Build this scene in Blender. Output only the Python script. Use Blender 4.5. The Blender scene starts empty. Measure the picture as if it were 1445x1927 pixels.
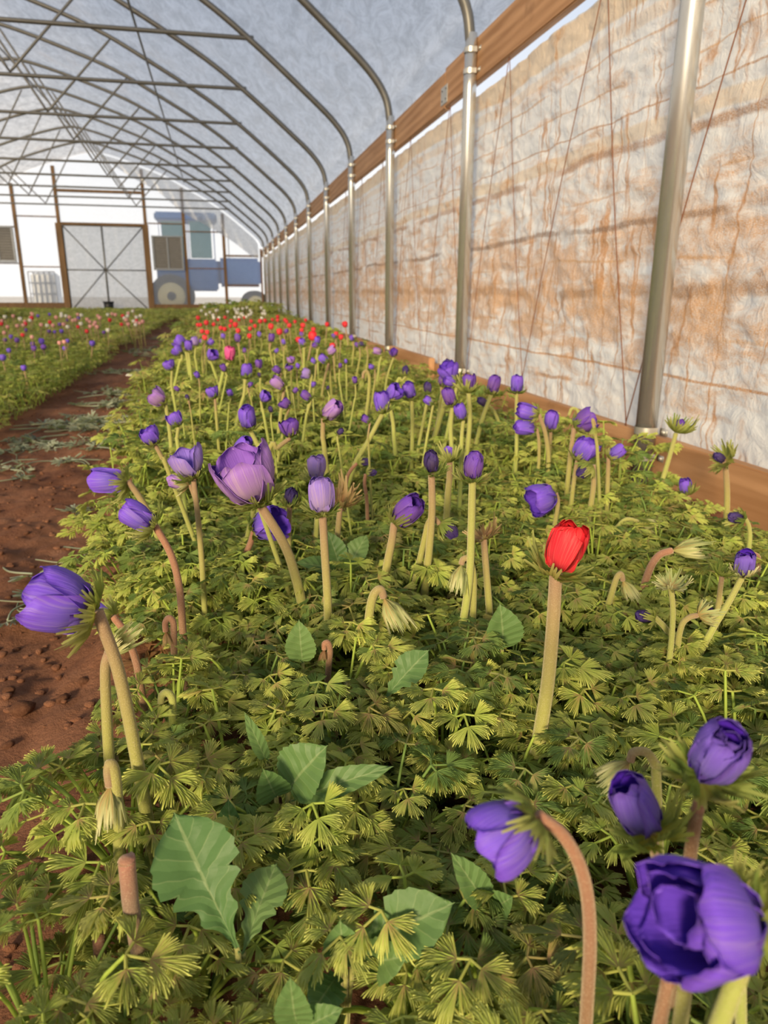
import bpy, math, random
import numpy as np
from mathutils import Vector, Matrix

# ------------------------------------------------------------------ camera, world, sun, exposure
H = .55; FPX, YAW, PITCH, ROLL = 1367.3, .2165, .2922, .0044
_F = np.array([math.sin(YAW)*math.cos(PITCH), math.cos(YAW)*math.cos(PITCH), -math.sin(PITCH)])
_R = np.array([math.cos(YAW), -math.sin(YAW), 0.]); _U = np.cross(_R, _F)
_c, _s = math.cos(ROLL), math.sin(ROLL)
_R, _U = _R*_c+_U*_s, _U*_c-_R*_s
CAM = np.array([0, 0, H])
scene = bpy.context.scene
col = scene.collection
cd = bpy.data.cameras.new('camera'); cam = bpy.data.objects.new('camera', cd); col.objects.link(cam)
cd.sensor_fit = 'VERTICAL'; cd.sensor_height = 36; cd.lens = 36*FPX/1927; cd.clip_start = .02; cd.clip_end = 400
cam.matrix_world = Matrix([[_R[0], _U[0], -_F[0], 0], [_R[1], _U[1], -_F[1], 0], [_R[2], _U[2], -_F[2], H], [0, 0, 0, 1]])
cd.dof.use_dof = True; cd.dof.focus_distance = .74; cd.dof.aperture_fstop = 9.5
scene.camera = cam

world = bpy.data.worlds.new('sky'); scene.world = world; world.use_nodes = True
wn = world.node_tree; wn.nodes.clear()
wo = wn.nodes.new('ShaderNodeOutputWorld'); wb = wn.nodes.new('ShaderNodeBackground')
tc = wn.nodes.new('ShaderNodeTexCoord'); sx = wn.nodes.new('ShaderNodeSeparateXYZ'); rp = wn.nodes.new('ShaderNodeValToRGB')
wn.links.new(tc.outputs['Generated'], sx.inputs[0]); wn.links.new(sx.outputs['Z'], rp.inputs[0])
wn.links.new(rp.outputs[0], wb.inputs[0]); wn.links.new(wb.outputs[0], wo.inputs[0])
el = rp.color_ramp.elements
el[0].position = 0; el[0].color = (1.15, 1.11, 1.06, 1)
el[1].position = 1; el[1].color = (.42, .50, .66, 1)
e = el.new(.10); e.color = (1.0, 1.0, 1.0, 1)
e = el.new(.35); e.color = (.55, .63, .77, 1)
wb.inputs[1].default_value = 1.0

sl = bpy.data.lights.new('sun_offscreen', 'SUN'); sun = bpy.data.objects.new('sun_offscreen', sl); col.objects.link(sun)
sl.energy = 7.2; sl.angle = math.radians(12); sl.color = (1.0, .79, .50)
sun.rotation_euler = Vector((.46, .85, -.27)).to_track_quat('-Z', 'Y').to_euler()
sun.location = (-11, -20, 8)

vs = scene.view_settings
vs.view_transform = 'Standard'; vs.look = 'None'; vs.gamma = 1; vs.use_curve_mapping = False
vs.exposure = .2

# ------------------------------------------------------------------ pixel to place helpers
def ray(x, y): return _F+_R*(x-722.5)/FPX-_U*(y-963.5)/FPX
def onY(x, y, Y): d = ray(x, y); return CAM+d*Y/d[1]
def onZ(x, y, z): d = ray(x, y); return CAM+d*(z-H)/d[2]
def onX(x, y, X): d = ray(x, y); return CAM+d*X/d[0]
def proj(P):
    d = np.array(P, float)-CAM; return 722.5+FPX*d@_R/(d@_F), 963.5-FPX*d@_U/(d@_F), d@_F
rnd = random.Random(7); nrg = np.random.default_rng(5)

# ------------------------------------------------------------------ node helpers
def mat(name):
    m = bpy.data.materials.new(name); m.use_nodes = True; m.node_tree.nodes.clear()
    return m, m.node_tree
def nd(nt, typ, **kw):
    n = nt.nodes.new('ShaderNode'+typ)
    for k, v in kw.items():
        if k[0] == 'i' and k[1:].isdigit(): sock = n.inputs[int(k[1:])]
        elif k in n.inputs: sock = n.inputs[k]
        elif k.replace('_', ' ') in n.inputs: sock = n.inputs[k.replace('_', ' ')]
        else: setattr(n, k, v); continue
        if hasattr(v, 'is_linked') or isinstance(v, bpy.types.NodeSocket): nt.links.new(v, sock)
        else: sock.default_value = v
    return n
def mth(nt, op, a, b=0., c=0., clamp=False):
    n = nt.nodes.new('ShaderNodeMath'); n.operation = op; n.use_clamp = clamp
    for i, v in enumerate((a, b, c)):
        if isinstance(v, bpy.types.NodeSocket): nt.links.new(v, n.inputs[i])
        else: n.inputs[i].default_value = v
    return n.outputs[0]
def mix(nt, fac, a, b, typ='MIX'):
    n = nt.nodes.new('ShaderNodeMix'); n.data_type = 'RGBA'; n.blend_type = typ
    for i, v in ((0, fac), (6, a), (7, b)):
        if isinstance(v, bpy.types.NodeSocket): nt.links.new(v, n.inputs[i])
        else: n.inputs[i].default_value = v if i == 0 or len(v) == 4 else (*v, 1)
    return n.outputs[2]
def ramp(nt, fac, stops):
    n = nt.nodes.new('ShaderNodeValToRGB'); nt.links.new(fac, n.inputs[0]); els = n.color_ramp.elements
    while len(els) < len(stops): els.new(.5)
    for e_, (p, c) in zip(els, stops): e_.position = p; e_.color = (c, c, c, 1) if not hasattr(c, '__len__') else (*c, 1)
    return n.outputs[0]
def smooth(nt, v, a, b): 
    n = nt.nodes.new('ShaderNodeMapRange'); n.interpolation_type = 'SMOOTHSTEP'
    nt.links.new(v, n.inputs[0]); n.inputs[1].default_value = a; n.inputs[2].default_value = b
    return n.outputs[0]
def coords(nt, scale=(1, 1, 1), src='Object', loc=(0, 0, 0)):
    t = nd(nt, 'TexCoord'); mp = nd(nt, 'Mapping', Scale=scale, Location=loc)
    nt.links.new(t.outputs[src], mp.inputs[0]); return mp.outputs[0]
def noise(nt, vec, scale, detail=4, rough=.55, dist=0.):
    n = nd(nt, 'TexNoise', Scale=scale, Detail=detail, Roughness=rough, Distortion=dist); nt.links.new(vec, n.inputs['Vector'])
    return n.outputs['Fac']
def bump(nt, h, strength=.3, dist=.01):
    n = nd(nt, 'Bump', Strength=strength, Distance=dist); nt.links.new(h, n.inputs['Height']); return n.outputs[0]
def finish(nt, sh): 
    o = nd(nt, 'OutputMaterial'); nt.links.new(sh, o.inputs[0])
def principled(nt, color, rough=.6, metal=0., normal=None, spec=.5, **kw):
    n = nd(nt, 'BsdfPrincipled', Roughness=rough, Metallic=metal)
    if isinstance(color, bpy.types.NodeSocket): nt.links.new(color, n.inputs['Base Color'])
    else: n.inputs['Base Color'].default_value = (*color, 1)
    n.inputs['Specular IOR Level'].default_value = spec
    if normal is not None: nt.links.new(normal, n.inputs['Normal'])
    return n.outputs[0]
def simple(name, color, rough=.6, metal=0., var=.12, scale=12, bumpv=0., spec=.5):
    m, nt = mat(name); v = coords(nt)
    n = noise(nt, v, scale)
    c = mix(nt, n, tuple(x*(1-var) for x in color), tuple(min(1, x*(1+var)) for x in color))
    nm = bump(nt, noise(nt, v, scale*6), bumpv, .01) if bumpv else None
    finish(nt, principled(nt, c, rough, metal, nm, spec)); return m
def shader_mix(nt, fac, a, b):
    n = nd(nt, 'MixShader')
    if isinstance(fac, bpy.types.NodeSocket): nt.links.new(fac, n.inputs[0])
    else: n.inputs[0].default_value = fac
    nt.links.new(a, n.inputs[1]); nt.links.new(b, n.inputs[2]); return n.outputs[0]
def transl(nt, color, nm=None):
    n = nd(nt, 'BsdfTranslucent')
    if isinstance(color, bpy.types.NodeSocket): nt.links.new(color, n.inputs[0])
    else: n.inputs[0].default_value = (*color, 1)
    if nm is not None: nt.links.new(nm, n.inputs['Normal'])
    return n.outputs[0]
def transp(nt, color=(1, 1, 1)):
    n = nd(nt, 'BsdfTransparent'); n.inputs[0].default_value = (*color, 1); return n.outputs[0]

# ------------------------------------------------------------------ materials of the tunnel
def film_mat(name, tint, clear, stain=.5, scr=1., gray=.85):
    m, nt = mat(name)
    v = coords(nt, (1, 1, 1))
    big = noise(nt, v, .9, 5, .6)
    scratch = noise(nt, coords(nt, (2.6, 1.1, 3.4)), 3.2, 10, .82, .7)
    sm = smooth(nt, noise(nt, coords(nt, (1.2, .5, 1.2), loc=(3, 1, 2)), 1.6, 7, .7), .50, .78)
    c = mix(nt, mth(nt, 'MULTIPLY', smooth(nt, scratch, .36, .64), .6*scr), tint, tuple(x*.30 for x in tint))
    c = mix(nt, mth(nt, 'MULTIPLY', sm, stain), c, (.46, .38, .32))
    c = mix(nt, mth(nt, 'MULTIPLY', big, .25), c, (gray, gray, gray))
    nm = bump(nt, noise(nt, coords(nt, (3, 1.4, 3), loc=(4, 8, 1)), 4, 6, .7), .25, .02)
    d = nd(nt, 'BsdfDiffuse'); nt.links.new(c, d.inputs[0]); nt.links.new(nm, d.inputs['Normal'])
    s = shader_mix(nt, .25, transl(nt, c, nm), d.outputs[0])
    s = shader_mix(nt, clear, s, transp(nt))
    g = nd(nt, 'BsdfGlossy', Roughness=.28); g.inputs[0].default_value = (.9, .9, .9, 1)
    finish(nt, shader_mix(nt, .04, s, g.outputs[0])); return m
M = {}
M['roof_film'] = film_mat('roof_film', (.58, .60, .64), .30, .7, 1.5, .62)
M['end_film'] = film_mat('end_film', (.90, .92, .94), .74, .08, .2)
M['door_film'] = film_mat('door_film', (.66, .67, .66), .25, .15, .8, .6)
M['drape_film'] = film_mat('drape_film', (.62, .64, .66), .35, .15, .8, .6)

def curtain_mat():
    m, nt = mat('stained_tarp'); v = coords(nt)
    sp = nd(nt, 'SeparateXYZ'); nt.links.new(v, sp.inputs[0]); Y, Z = sp.outputs['Y'], sp.outputs['Z']
    weave = noise(nt, coords(nt, (1, 40, 160)), 3, 3, .7)
    weave2 = noise(nt, coords(nt, (1, 160, 30)), 3, 3, .7)
    fine = noise(nt, v, 90, 3, .7)
    base = mix(nt, noise(nt, v, 2.2, 4), (.72, .70, .66), (.58, .60, .62))
    # wide beige seam bands sewn along the tarp
    wob = mth(nt, 'MULTIPLY', mth(nt, 'SUBTRACT', noise(nt, coords(nt, (0, 1, 0)), 1.1, 2), .5), .10)
    Zw = mth(nt, 'ADD', Z, wob)
    def band(z0, h, soft=.004):
        d = mth(nt, 'ABSOLUTE', mth(nt, 'SUBTRACT', Zw, z0)); r = nd(nt, 'MapRange'); nt.links.new(d, r.inputs[0])
        r.inputs[1].default_value = h+soft; r.inputs[2].default_value = h-soft; return r.outputs[0]
    c = base
    c = mix(nt, mth(nt, 'MULTIPLY', band(1.04, .024), .75), c, (.62, .51, .38))
    c = mix(nt, mth(nt, 'MULTIPLY', band(1.455, .05), .75), c, (.62, .47, .30))
    c = mix(nt, mth(nt, 'MULTIPLY', band(1.36, .02), .5), c, (.64, .50, .36))
    # rusty bloom, strongest between knee and waist height
    zone = ramp(nt, mth(nt, 'DIVIDE', Z, 1.5), [(0, .10), (.16, .35), (.28, .95), (.44, 1.), (.56, .75), (.68, .45), (1, .25)])
    smudge = smooth(nt, mth(nt, 'ADD', noise(nt, coords(nt, (1, 1.6, 5)), 2.2, 8, .72, .6), mth(nt, 'MULTIPLY', zone, .22)), .57, .80)
    brush = smooth(nt, weave, .36, .62)
    ss = mth(nt, 'MULTIPLY', smudge, mth(nt, 'ADD', mth(nt, 'MULTIPLY', brush, .6), .35))
    c = mix(nt, mth(nt, 'MULTIPLY', ss, .95), c, (.52, .26, .09))
    # wandering dribbles
    dw = mth(nt, 'MULTIPLY', mth(nt, 'SUBTRACT', noise(nt, coords(nt, (0, .5, 1.1)), 1.5, 4), .5), .11)
    cb = nd(nt, 'CombineXYZ'); nt.links.new(mth(nt, 'ADD', Y, dw), cb.inputs[1]); nt.links.new(mth(nt, 'MULTIPLY', Z, .10), cb.inputs[2])
    dn = noise(nt, cb.outputs[0], 8.5, 2, .5)
    dl = mth(nt, 'ABSOLUTE', mth(nt, 'SUBTRACT', dn, .5))
    r = nd(nt, 'MapRange'); nt.links.new(dl, r.inputs[0]); r.inputs[1].default_value = .020; r.inputs[2].default_value = .003
    dm = mth(nt, 'MULTIPLY', r.outputs[0], smooth(nt, mth(nt, 'ADD', noise(nt, coords(nt, (0, 2.2, 2.6)), 1.6, 4, .65), mth(nt, 'MULTIPLY', zone, .22)), .50, .66))
    dm = mth(nt, 'MULTIPLY', dm, smooth(nt, weave2, .30, .52))
    c = mix(nt, mth(nt, 'MULTIPLY', dm, .9), c, (.42, .20, .07))
    # mud lines where the tarp was folded
    def streak(z0, th, col_, seed, amt, thr=.5, wamp=.05):
        w = mth(nt, 'MULTIPLY', mth(nt, 'SUBTRACT', noise(nt, coords(nt, (0, 1, 0), loc=(seed, seed*3, 0)), 1.0, 5, .6), .5), wamp*2)
        d = mth(nt, 'ABSOLUTE', mth(nt, 'SUBTRACT', mth(nt, 'ADD', Z, w), z0))
        th2 = mth(nt, 'MULTIPLY', noise(nt, coords(nt, (0, 5, 3), loc=(0, seed, 0)), 2, 4, .7), th*2)
        rr = nd(nt, 'MapRange'); nt.links.new(mth(nt, 'DIVIDE', d, th2), rr.inputs[0]); rr.inputs[1].default_value = 1.0; rr.inputs[2].default_value = .4
        mk = mth(nt, 'MULTIPLY', rr.outputs[0], smooth(nt, noise(nt, coords(nt, (0, 1.3, 0), loc=(0, seed*7, 0)), 1.5, 3), thr-.06, thr+.06))
        mk = mth(nt, 'MULTIPLY', mk, mth(nt, 'ADD', .35, mth(nt, 'MULTIPLY', smooth(nt, weave, .35, .6), .65)))
        return mix(nt, mth(nt, 'MULTIPLY', mk, amt), c, col_)
    for a in [(.995, .018, (.36, .19, .09), 1.3, .9, .46), (.775, .014, (.20, .11, .06), 2.1, .9, .45), (.745, .05, (.45, .24, .10), 2.9, .5, .52), (.56, .025, (.26, .14, .07), 5.2, .8, .48),
              (.53, .09, (.52, .27, .10), 6.6, .6, .48), (.315, .006, (.45, .22, .08), 4.4, 1, .25, .02), (.225, .011, (.38, .19, .07), 8.1, .9, .52), (1.10, .004, (.40, .2, .08), 9.3, .9, .3),
              (1.20, .004, (.5, .28, .12), 3.7, .8, .42), (1.30, .005, (.5, .28, .12), 7.7, .8, .42), (.88, .006, (.5, .28, .12), 11.2, .7, .5), (.66, .006, (.5, .28, .12), 12.9, .8, .48), (.43, .008, (.5, .28, .12), 15.1, .7, .5)]:
        c = streak(*a)
    spk = smooth(nt, noise(nt, v, 60, 4, .8), .66, .74)
    c = mix(nt, mth(nt, 'MULTIPLY', spk, .7), c, (.30, .16, .08))
    hgt = mth(nt, 'ADD', mth(nt, 'MULTIPLY', noise(nt, coords(nt, (1, 1.3, 1)), 16, 5, .6, .8), 1.), mth(nt, 'MULTIPLY', fine, .12))
    nm = bump(nt, hgt, .55, .018)
    p = principled(nt, c, .42, 0, nm, .45)
    finish(nt, shader_mix(nt, .34, p, transl(nt, c, nm))); return m
M['tarp'] = curtain_mat()

def wood_mat(name, a, b, axis=1):
    m, nt = mat(name)
    sc = [9, 9, 9]; sc[axis] = .55
    v = coords(nt, tuple(sc))
    g = noise(nt, v, 2.2, 6, .6, .9)
    w = nd(nt, 'TexWave', Scale=1.6, Distortion=5.5, Detail=3.0); w.wave_type = 'RINGS'; nt.links.new(coords(nt, tuple(x*.45 for x in sc)), w.inputs['Vector'])
    f = mth(nt, 'ADD', mth(nt, 'MULTIPLY', g, .8), mth(nt, 'MULTIPLY', w.outputs['Fac'], .2))
    c = mix(nt, smooth(nt, f, .25, .8), a, b)
    k = smooth(nt, noise(nt, coords(nt, (1, 1, 1)), 5, 5), .62, .75)
    c = mix(nt, mth(nt, 'MULTIPLY', k, .4), c, tuple(x*.5 for x in a))
    finish(nt, principled(nt, c, .62, 0, bump(nt, f, .12, .004), .3)); return m
M['board'] = wood_mat('board_wood', (.30, .155, .07), (.50, .29, .155))
M['stud'] = wood_mat('stud_wood', (.14, .08, .035), (.24, .135, .06), 2)

def steel_mat():
    m, nt = mat('galvanised_steel'); v = coords(nt)
    sp = noise(nt, coords(nt, (1, 1, .3)), 30, 5, .7)
    c = mix(nt, sp, (.46, .46, .44), (.66, .66, .63))
    dk = smooth(nt, noise(nt, v, 8, 6, .7), .6, .75)
    c = mix(nt, mth(nt, 'MULTIPLY', dk, .35), c, (.34, .27, .20))
    finish(nt, principled(nt, c, .25, .80, bump(nt, sp, .03, .004), .5)); return m
M['steel'] = steel_mat()
M['bow'] = simple('bow_steel', (.17, .165, .15), .45, .5, .25, 14)
M['strap'] = simple('strap_steel', (.55, .54, .5), .4, .7, .2, 20)
M['cord'] = simple('brown_cord', (.17, .065, .03), .8, 0, .2, 40)
M['louver'] = simple('louver_grey', (.19, .18, .165), .6, .2, .2, 9)
M['pot'] = simple('black_plastic', (.012, .012, .014), .45)
M['tblue'] = simple('tractor_blue', (.03, .12, .34), .4)
M['tglass'] = simple('tractor_glass', (.08, .20, .22), .15)
M['tyre'] = simple('tyre_rubber', (.03, .03, .03), .8)
M['trim_yellow'] = simple('wheel_rim', (.50, .42, .20), .5)
M['white_plastic'] = simple('white_plastic', (.75, .76, .75), .5)
M['cage'] = simple('cage_steel', (.25, .27, .3), .5, .5)
M['earth_out'] = simple('dry_field', (.55, .50, .42), .9, 0, .15, .5)
M['paper'] = simple('pale_scrap', (.72, .68, .66), .6, 0, .15, 20)

def soil_mat():
    m, nt = mat('red_soil'); v = coords(nt)
    a = noise(nt, v, 3.0, 8, .7); b = noise(nt, v, 26, 8, .75); f = noise(nt, v, 140, 4, .7)
    c = mix(nt, smooth(nt, a, .3, .7), (.14, .058, .032), (.27, .125, .068))
    dust = noise(nt, coords(nt, loc=(5.3, 2.1, 7.7)), 7, 6, .7); damp = noise(nt, coords(nt, loc=(1.7, 9.4, 3.2)), 2.2, 5, .65)
    c = mix(nt, mth(nt, 'MULTIPLY', smooth(nt, dust, .5, .8), .55), c, (.40, .215, .135))
    c = mix(nt, mth(nt, 'MULTIPLY', smooth(nt, damp, .46, .30), .5), c, (.075, .03, .018))
    h = mth(nt, 'ADD', mth(nt, 'MULTIPLY', b, .8), mth(nt, 'MULTIPLY', f, .3))
    finish(nt, principled(nt, c, .92, 0, bump(nt, h, .75, .02), .15)); return m
M['soil'] = soil_mat()

# ------------------------------------------------------------------ plant materials (uv: u = across, v = along)
def uvs(nt):
    u = nd(nt, 'UVMap'); sp = nd(nt, 'SeparateXYZ'); nt.links.new(u.outputs[0], sp.inputs[0]); return sp.outputs[0], sp.outputs[1]
def leaf_mat(name, per_object, dark, mid, tip, vein, tl=.38):
    m, nt = mat(name); u, v = uvs(nt)
    if per_object: r = nd(nt, 'ObjectInfo').outputs['Random']
    else: r = nd(nt, 'Attribute', attribute_name='rnd').outputs['Fac']
    r2 = mth(nt, 'FRACT', mth(nt, 'MULTIPLY', r, 7.31))
    c = mix(nt, smooth(nt, v, .1, 1.), mid, tip)
    c = mix(nt, smooth(nt, r, .35, .95), c, dark)
    c = mix(nt, mth(nt, 'MULTIPLY', smooth(nt, r2, .93, 1.), .55), c, (.34, .24, .12))
    vn = mth(nt, 'MULTIPLY', smooth(nt, u, .75, .2), mth(nt, 'MULTIPLY', smooth(nt, v, .95, .3), smooth(nt, r2, .0, .45)))
    c = mix(nt, mth(nt, 'MULTIPLY', vn, .68), c, vein)
    n = noise(nt, coords(nt), 160, 3)
    p = principled(nt, c, .6, 0, bump(nt, n, .15, .002), .22)
    ct = mix(nt, .45, c, (.58, .66, .08))
    finish(nt, shader_mix(nt, tl, p, transl(nt, ct))); return m
GD, GM, GT, GV = (.20, .32, .085), (.42, .55, .10), (.76, .80, .22), (.50, .25, .16)
M['leaf'] = leaf_mat('anemone_leaf', True, GD, GM, GT, GV)
M['leaf_mass'] = leaf_mat('anemone_leaf_mass', False, GD, GM, GT, GV)
M['leaf_far'] = M['leaf_mass']
def weed_mat():
    m, nt = mat('weed_leaf_veined'); u, v = uvs(nt); r = nd(nt, 'ObjectInfo').outputs['Random']
    au = mth(nt, 'ABSOLUTE', mth(nt, 'SUBTRACT', u, .5))
    c = mix(nt, r, (.085, .18, .055), (.15, .25, .08))
    sv = mth(nt, 'ABSOLUTE', mth(nt, 'SUBTRACT', mth(nt, 'FRACT', mth(nt, 'MULTIPLY', mth(nt, 'SUBTRACT', v, mth(nt, 'MULTIPLY', au, .45)), 7.)), .5))
    vein = mth(nt, 'MAXIMUM', smooth(nt, au, .035, .012), mth(nt, 'MULTIPLY', smooth(nt, sv, .06, .0), .6))
    c = mix(nt, mth(nt, 'MULTIPLY', vein, .55), c, (.28, .36, .16))
    h = mth(nt, 'ADD', mth(nt, 'MULTIPLY', sv, 1.), mth(nt, 'MULTIPLY', noise(nt, coords(nt), 60), .5))
    p = principled(nt, c, .5, 0, bump(nt, h, .4, .004), .3)
    finish(nt, shader_mix(nt, .3, p, transl(nt, c))); return m
M['weed'] = weed_mat()
M['wilted'] = leaf_mat('wilted_leaf', True, (.19, .23, .17), (.30, .35, .26), (.42, .47, .37), (.3, .26, .18))
M['dead'] = leaf_mat('dead_leaf', True, (.12, .06, .03), (.22, .11, .05), (.30, .17, .09), (.2, .09, .05))
M['bract'] = leaf_mat('bract_green', True, (.20, .30, .07), (.32, .40, .09), (.55, .56, .2), (.34, .30, .1), .55)
M['bract_pale'] = leaf_mat('bract_pale', True, (.36, .42, .18), (.44, .46, .18), (.68, .66, .38), (.52, .30, .12))
M['bract_brown'] = leaf_mat('bract_brown', True, (.24, .15, .08), (.34, .22, .10), (.46, .34, .18), (.3, .12, .05))
def stem_mat(name, top, mid, low):
    m, nt = mat(name); u, v = uvs(nt)
    c = ramp(nt, v, [(0, low), (.45, mid), (.97, top), (1, top)])
    fz = noise(nt, coords(nt), 900, 2, .8)
    c = mix(nt, mth(nt, 'MULTIPLY', smooth(nt, fz, .5, .75), .35), c, (.62, .52, .34))
    n = nd(nt, 'BsdfPrincipled', Roughness=.7); nt.links.new(c, n.inputs['Base Color'])
    n.inputs['Sheen Weight'].default_value = .5; n.inputs['Sheen Roughness'].default_value = .4; n.inputs['Sheen Tint'].default_value = (1, .9, .65, 1)
    n.inputs['Specular IOR Level'].default_value = .25
    nt.links.new(bump(nt, fz, .5, .002), n.inputs['Normal']); finish(nt, n.outputs[0]); return m
M['stem'] = stem_mat('hairy_stem', (.28, .18, .11), (.30, .29, .08), (.24, .28, .06))
M['stem_green'] = stem_mat('green_stem', (.30, .30, .09), (.33, .36, .09), (.24, .32, .06))
M['stem_brown'] = stem_mat('brown_stem', (.34, .16, .10), (.25, .13, .08), (.17, .11, .05))
M['stub'] = stem_mat('cut_stub', (.30, .14, .10), (.20, .13, .09), (.18, .12, .07))
def petal_mat(name, main, edge, basec, vein, veinamt=.5, tl=.3):
    m, nt = mat(name); u, v = uvs(nt)
    r = nd(nt, 'ObjectInfo').outputs['Random']
    au = mth(nt, 'ABSOLUTE', mth(nt, 'SUBTRACT', u, .5))
    c = mix(nt, smooth(nt, v, .3, 1.), main, edge)
    c = mix(nt, smooth(nt, au, .3, .5), c, edge)
    cb = nd(nt, 'CombineXYZ'); nt.links.new(mth(nt, 'MULTIPLY', mth(nt, 'SUBTRACT', u, .5), mth(nt, 'SUBTRACT', 1.7, v)), cb.inputs[0]); nt.links.new(mth(nt, 'MULTIPLY', v, .04), cb.inputs[1]); nt.links.new(r, cb.inputs[2])
    vn = noise(nt, cb.outputs[0], 26, 3, .6)
    c = mix(nt, mth(nt, 'MULTIPLY', smooth(nt, vn, .45, .7), veinamt), c, vein)
    c = mix(nt, smooth(nt, v, .22, .06), c, basec)
    p = principled(nt, c, .5, 0, bump(nt, vn, .35, .004), .25)
    finish(nt, shader_mix(nt, tl, p, transl(nt, c))); return m
PCOL = {  # outside, inside: main edge base vein
 'violet': (((.17, .11, .60), (.22, .095, .78), (.13, .09, .2), (.36, .25, .64)), ((.09, .035, .46), (.14, .06, .60), (.36, .3, .6), (.05, .02, .34))),
 'blue':   (((.17, .13, .52), (.20, .11, .62), (.12, .09, .16), (.26, .20, .58)), ((.05, .014, .42), (.10, .03, .55), (.05, .014, .42), (.03, .01, .3))),
 'mauve':  (((.42, .27, .49), (.38, .19, .68), (.22, .17, .18), (.60, .44, .54)), ((.24, .10, .55), (.30, .14, .62), (.5, .42, .6), (.16, .06, .45))),
 'lilac':  (((.42, .31, .68), (.30, .20, .70), (.42, .32, .30), (.60, .44, .56)), ((.22, .14, .66), (.30, .20, .72), (.5, .42, .6), (.16, .09, .5))),
 'plum':   (((.20, .10, .38), (.16, .06, .52), (.07, .05, .07), (.28, .17, .36)), ((.06, .02, .3), (.1, .04, .4), (.1, .06, .2), (.04, .01, .2))),
 'dark':   (((.055, .038, .10), (.06, .035, .20), (.05, .04, .05), (.12, .085, .15)), ((.03, .01, .12), (.05, .02, .2), (.03, .01, .1), (.02, .01, .1))),
 'red':    (((.72, .045, .07), (.74, .02, .035), (.55, .14, .10), (.85, .18, .17)), ((.62, .01, .02), (.7, .02, .03), (.6, .3, .25), (.45, .01, .02))),
 'pink':   (((.72, .12, .36), (.75, .10, .38), (.6, .3, .35), (.8, .3, .45)), ((.7, .1, .35), (.75, .1, .4), (.7, .4, .5), (.6, .06, .3))),
 'rose':   (((.76, .42, .38), (.78, .36, .34), (.7, .5, .4), (.82, .55, .5)), ((.75, .4, .38), (.78, .36, .34), (.7, .5, .4), (.8, .5, .5))),
 'white':  (((.78, .75, .66), (.80, .78, .72), (.6, .6, .4), (.84, .8, .74)), ((.78, .75, .66), (.8, .78, .72), (.6, .6, .4), (.84, .8, .74))),
}
PM = {k: (petal_mat('petal_%s_out' % k, *a), petal_mat('petal_%s_in' % k, *b, veinamt=.3, tl=.2)) for k, (a, b) in PCOL.items()}
M['seed'] = simple('seed_head', (.015, .012, .03), .7)

# ------------------------------------------------------------------ mesh helpers
def mk(name, V, Fc, mats, parent=None, uv=None, mi=None, smooth_=True, loc=None, link=True, rndattr=None):
    me = bpy.data.meshes.new(name)
    V = np.asarray(V, np.float32)
    me.from_pydata(V.tolist() if len(V) < 4000 else V, [], Fc)
    if not isinstance(mats, (list, tuple)): mats = [mats]
    for m_ in mats: me.materials.append(m_)
    if mi is not None: me.polygons.foreach_set('material_index', np.asarray(mi, np.int32))
    if smooth_: me.polygons.foreach_set('use_smooth', np.ones(len(me.polygons), bool))
    if uv is not None:
        li = np.empty(len(me.loops), np.int32); me.loops.foreach_get('vertex_index', li)
        l = me.uv_layers.new(name='UVMap'); l.data.foreach_set('uv', np.asarray(uv, np.float32)[li].ravel())
    if rndattr is not None:
        a = me.attributes.new('rnd', 'FLOAT', 'POINT'); a.data.foreach_set('value', np.asarray(rndattr, np.float32))
    me.update()
    if not link: return me
    return put(name, me, parent, loc)
def put(name, me, parent=None, loc=None, rot=None, scale=None, mw=None):
    o = bpy.data.objects.new(name, me); col.objects.link(o)
    if parent: o.parent = parent
    if mw is not None: o.matrix_local = mw
    if loc is not None: o.location = loc
    if rot is not None: o.rotation_euler = rot
    if scale is not None: o.scale = (scale,)*3 if not hasattr(scale, '__len__') else scale
    return o
def empty(name, loc=(0, 0, 0)):
    o = bpy.data.objects.new(name, None); col.objects.link(o); o.location = loc; o.empty_display_size = .02; return o
def tag(o, label, cat, group=None, kind=None):
    o['label'] = label; o['category'] = cat
    if group: o['group'] = group
    if kind: o['kind'] = kind
    return o
def tube(P, rad, n=8, cap=True):
    P = np.asarray(P, float); m = len(P)
    rad = np.full(m, rad) if np.isscalar(rad) else np.asarray(rad)
    T = np.gradient(P, axis=0); T /= np.linalg.norm(T, axis=1)[:, None]+1e-12
    a = np.array([0, 0, 1.]) if abs(T[0][2]) < .9 else np.array([1., 0, 0])
    V = []; N = np.cross(T[0], a); N /= np.linalg.norm(N)
    for i in range(m):
        N = N-T[i]*(N@T[i]); N /= np.linalg.norm(N)+1e-12; B = np.cross(T[i], N)
        for k in range(n):
            t = 2*math.pi*k/n; V.append(P[i]+rad[i]*(N*math.cos(t)+B*math.sin(t)))
    Fc = [(i*n+k, i*n+(k+1) % n, (i+1)*n+(k+1) % n, (i+1)*n+k) for i in range(m-1) for k in range(n)]
    if cap: Fc += [tuple(range(n))[::-1], tuple((m-1)*n+k for k in range(n))]
    UV = [(k/n, i/(m-1)) for i in range(m) for k in range(n)]
    return np.array(V), Fc, UV
def cr(P, n=6):
    P = np.asarray(P, float)
    if len(P) == 2: return np.array([P[0]+(P[1]-P[0])*t for t in np.linspace(0, 1, n+1)])
    Q = np.vstack([2*P[0]-P[1], P, 2*P[-1]-P[-2]]); out = []
    for i in range(1, len(Q)-2):
        a, b, c, d = Q[i-1], Q[i], Q[i+1], Q[i+2]
        for t in np.arange(n)/n:
            out.append(.5*((2*b)+(-a+c)*t+(2*a-5*b+4*c-d)*t*t+(-a+3*b-3*c+d)*t**3))
    out.append(P[-1]); return np.array(out)
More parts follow.
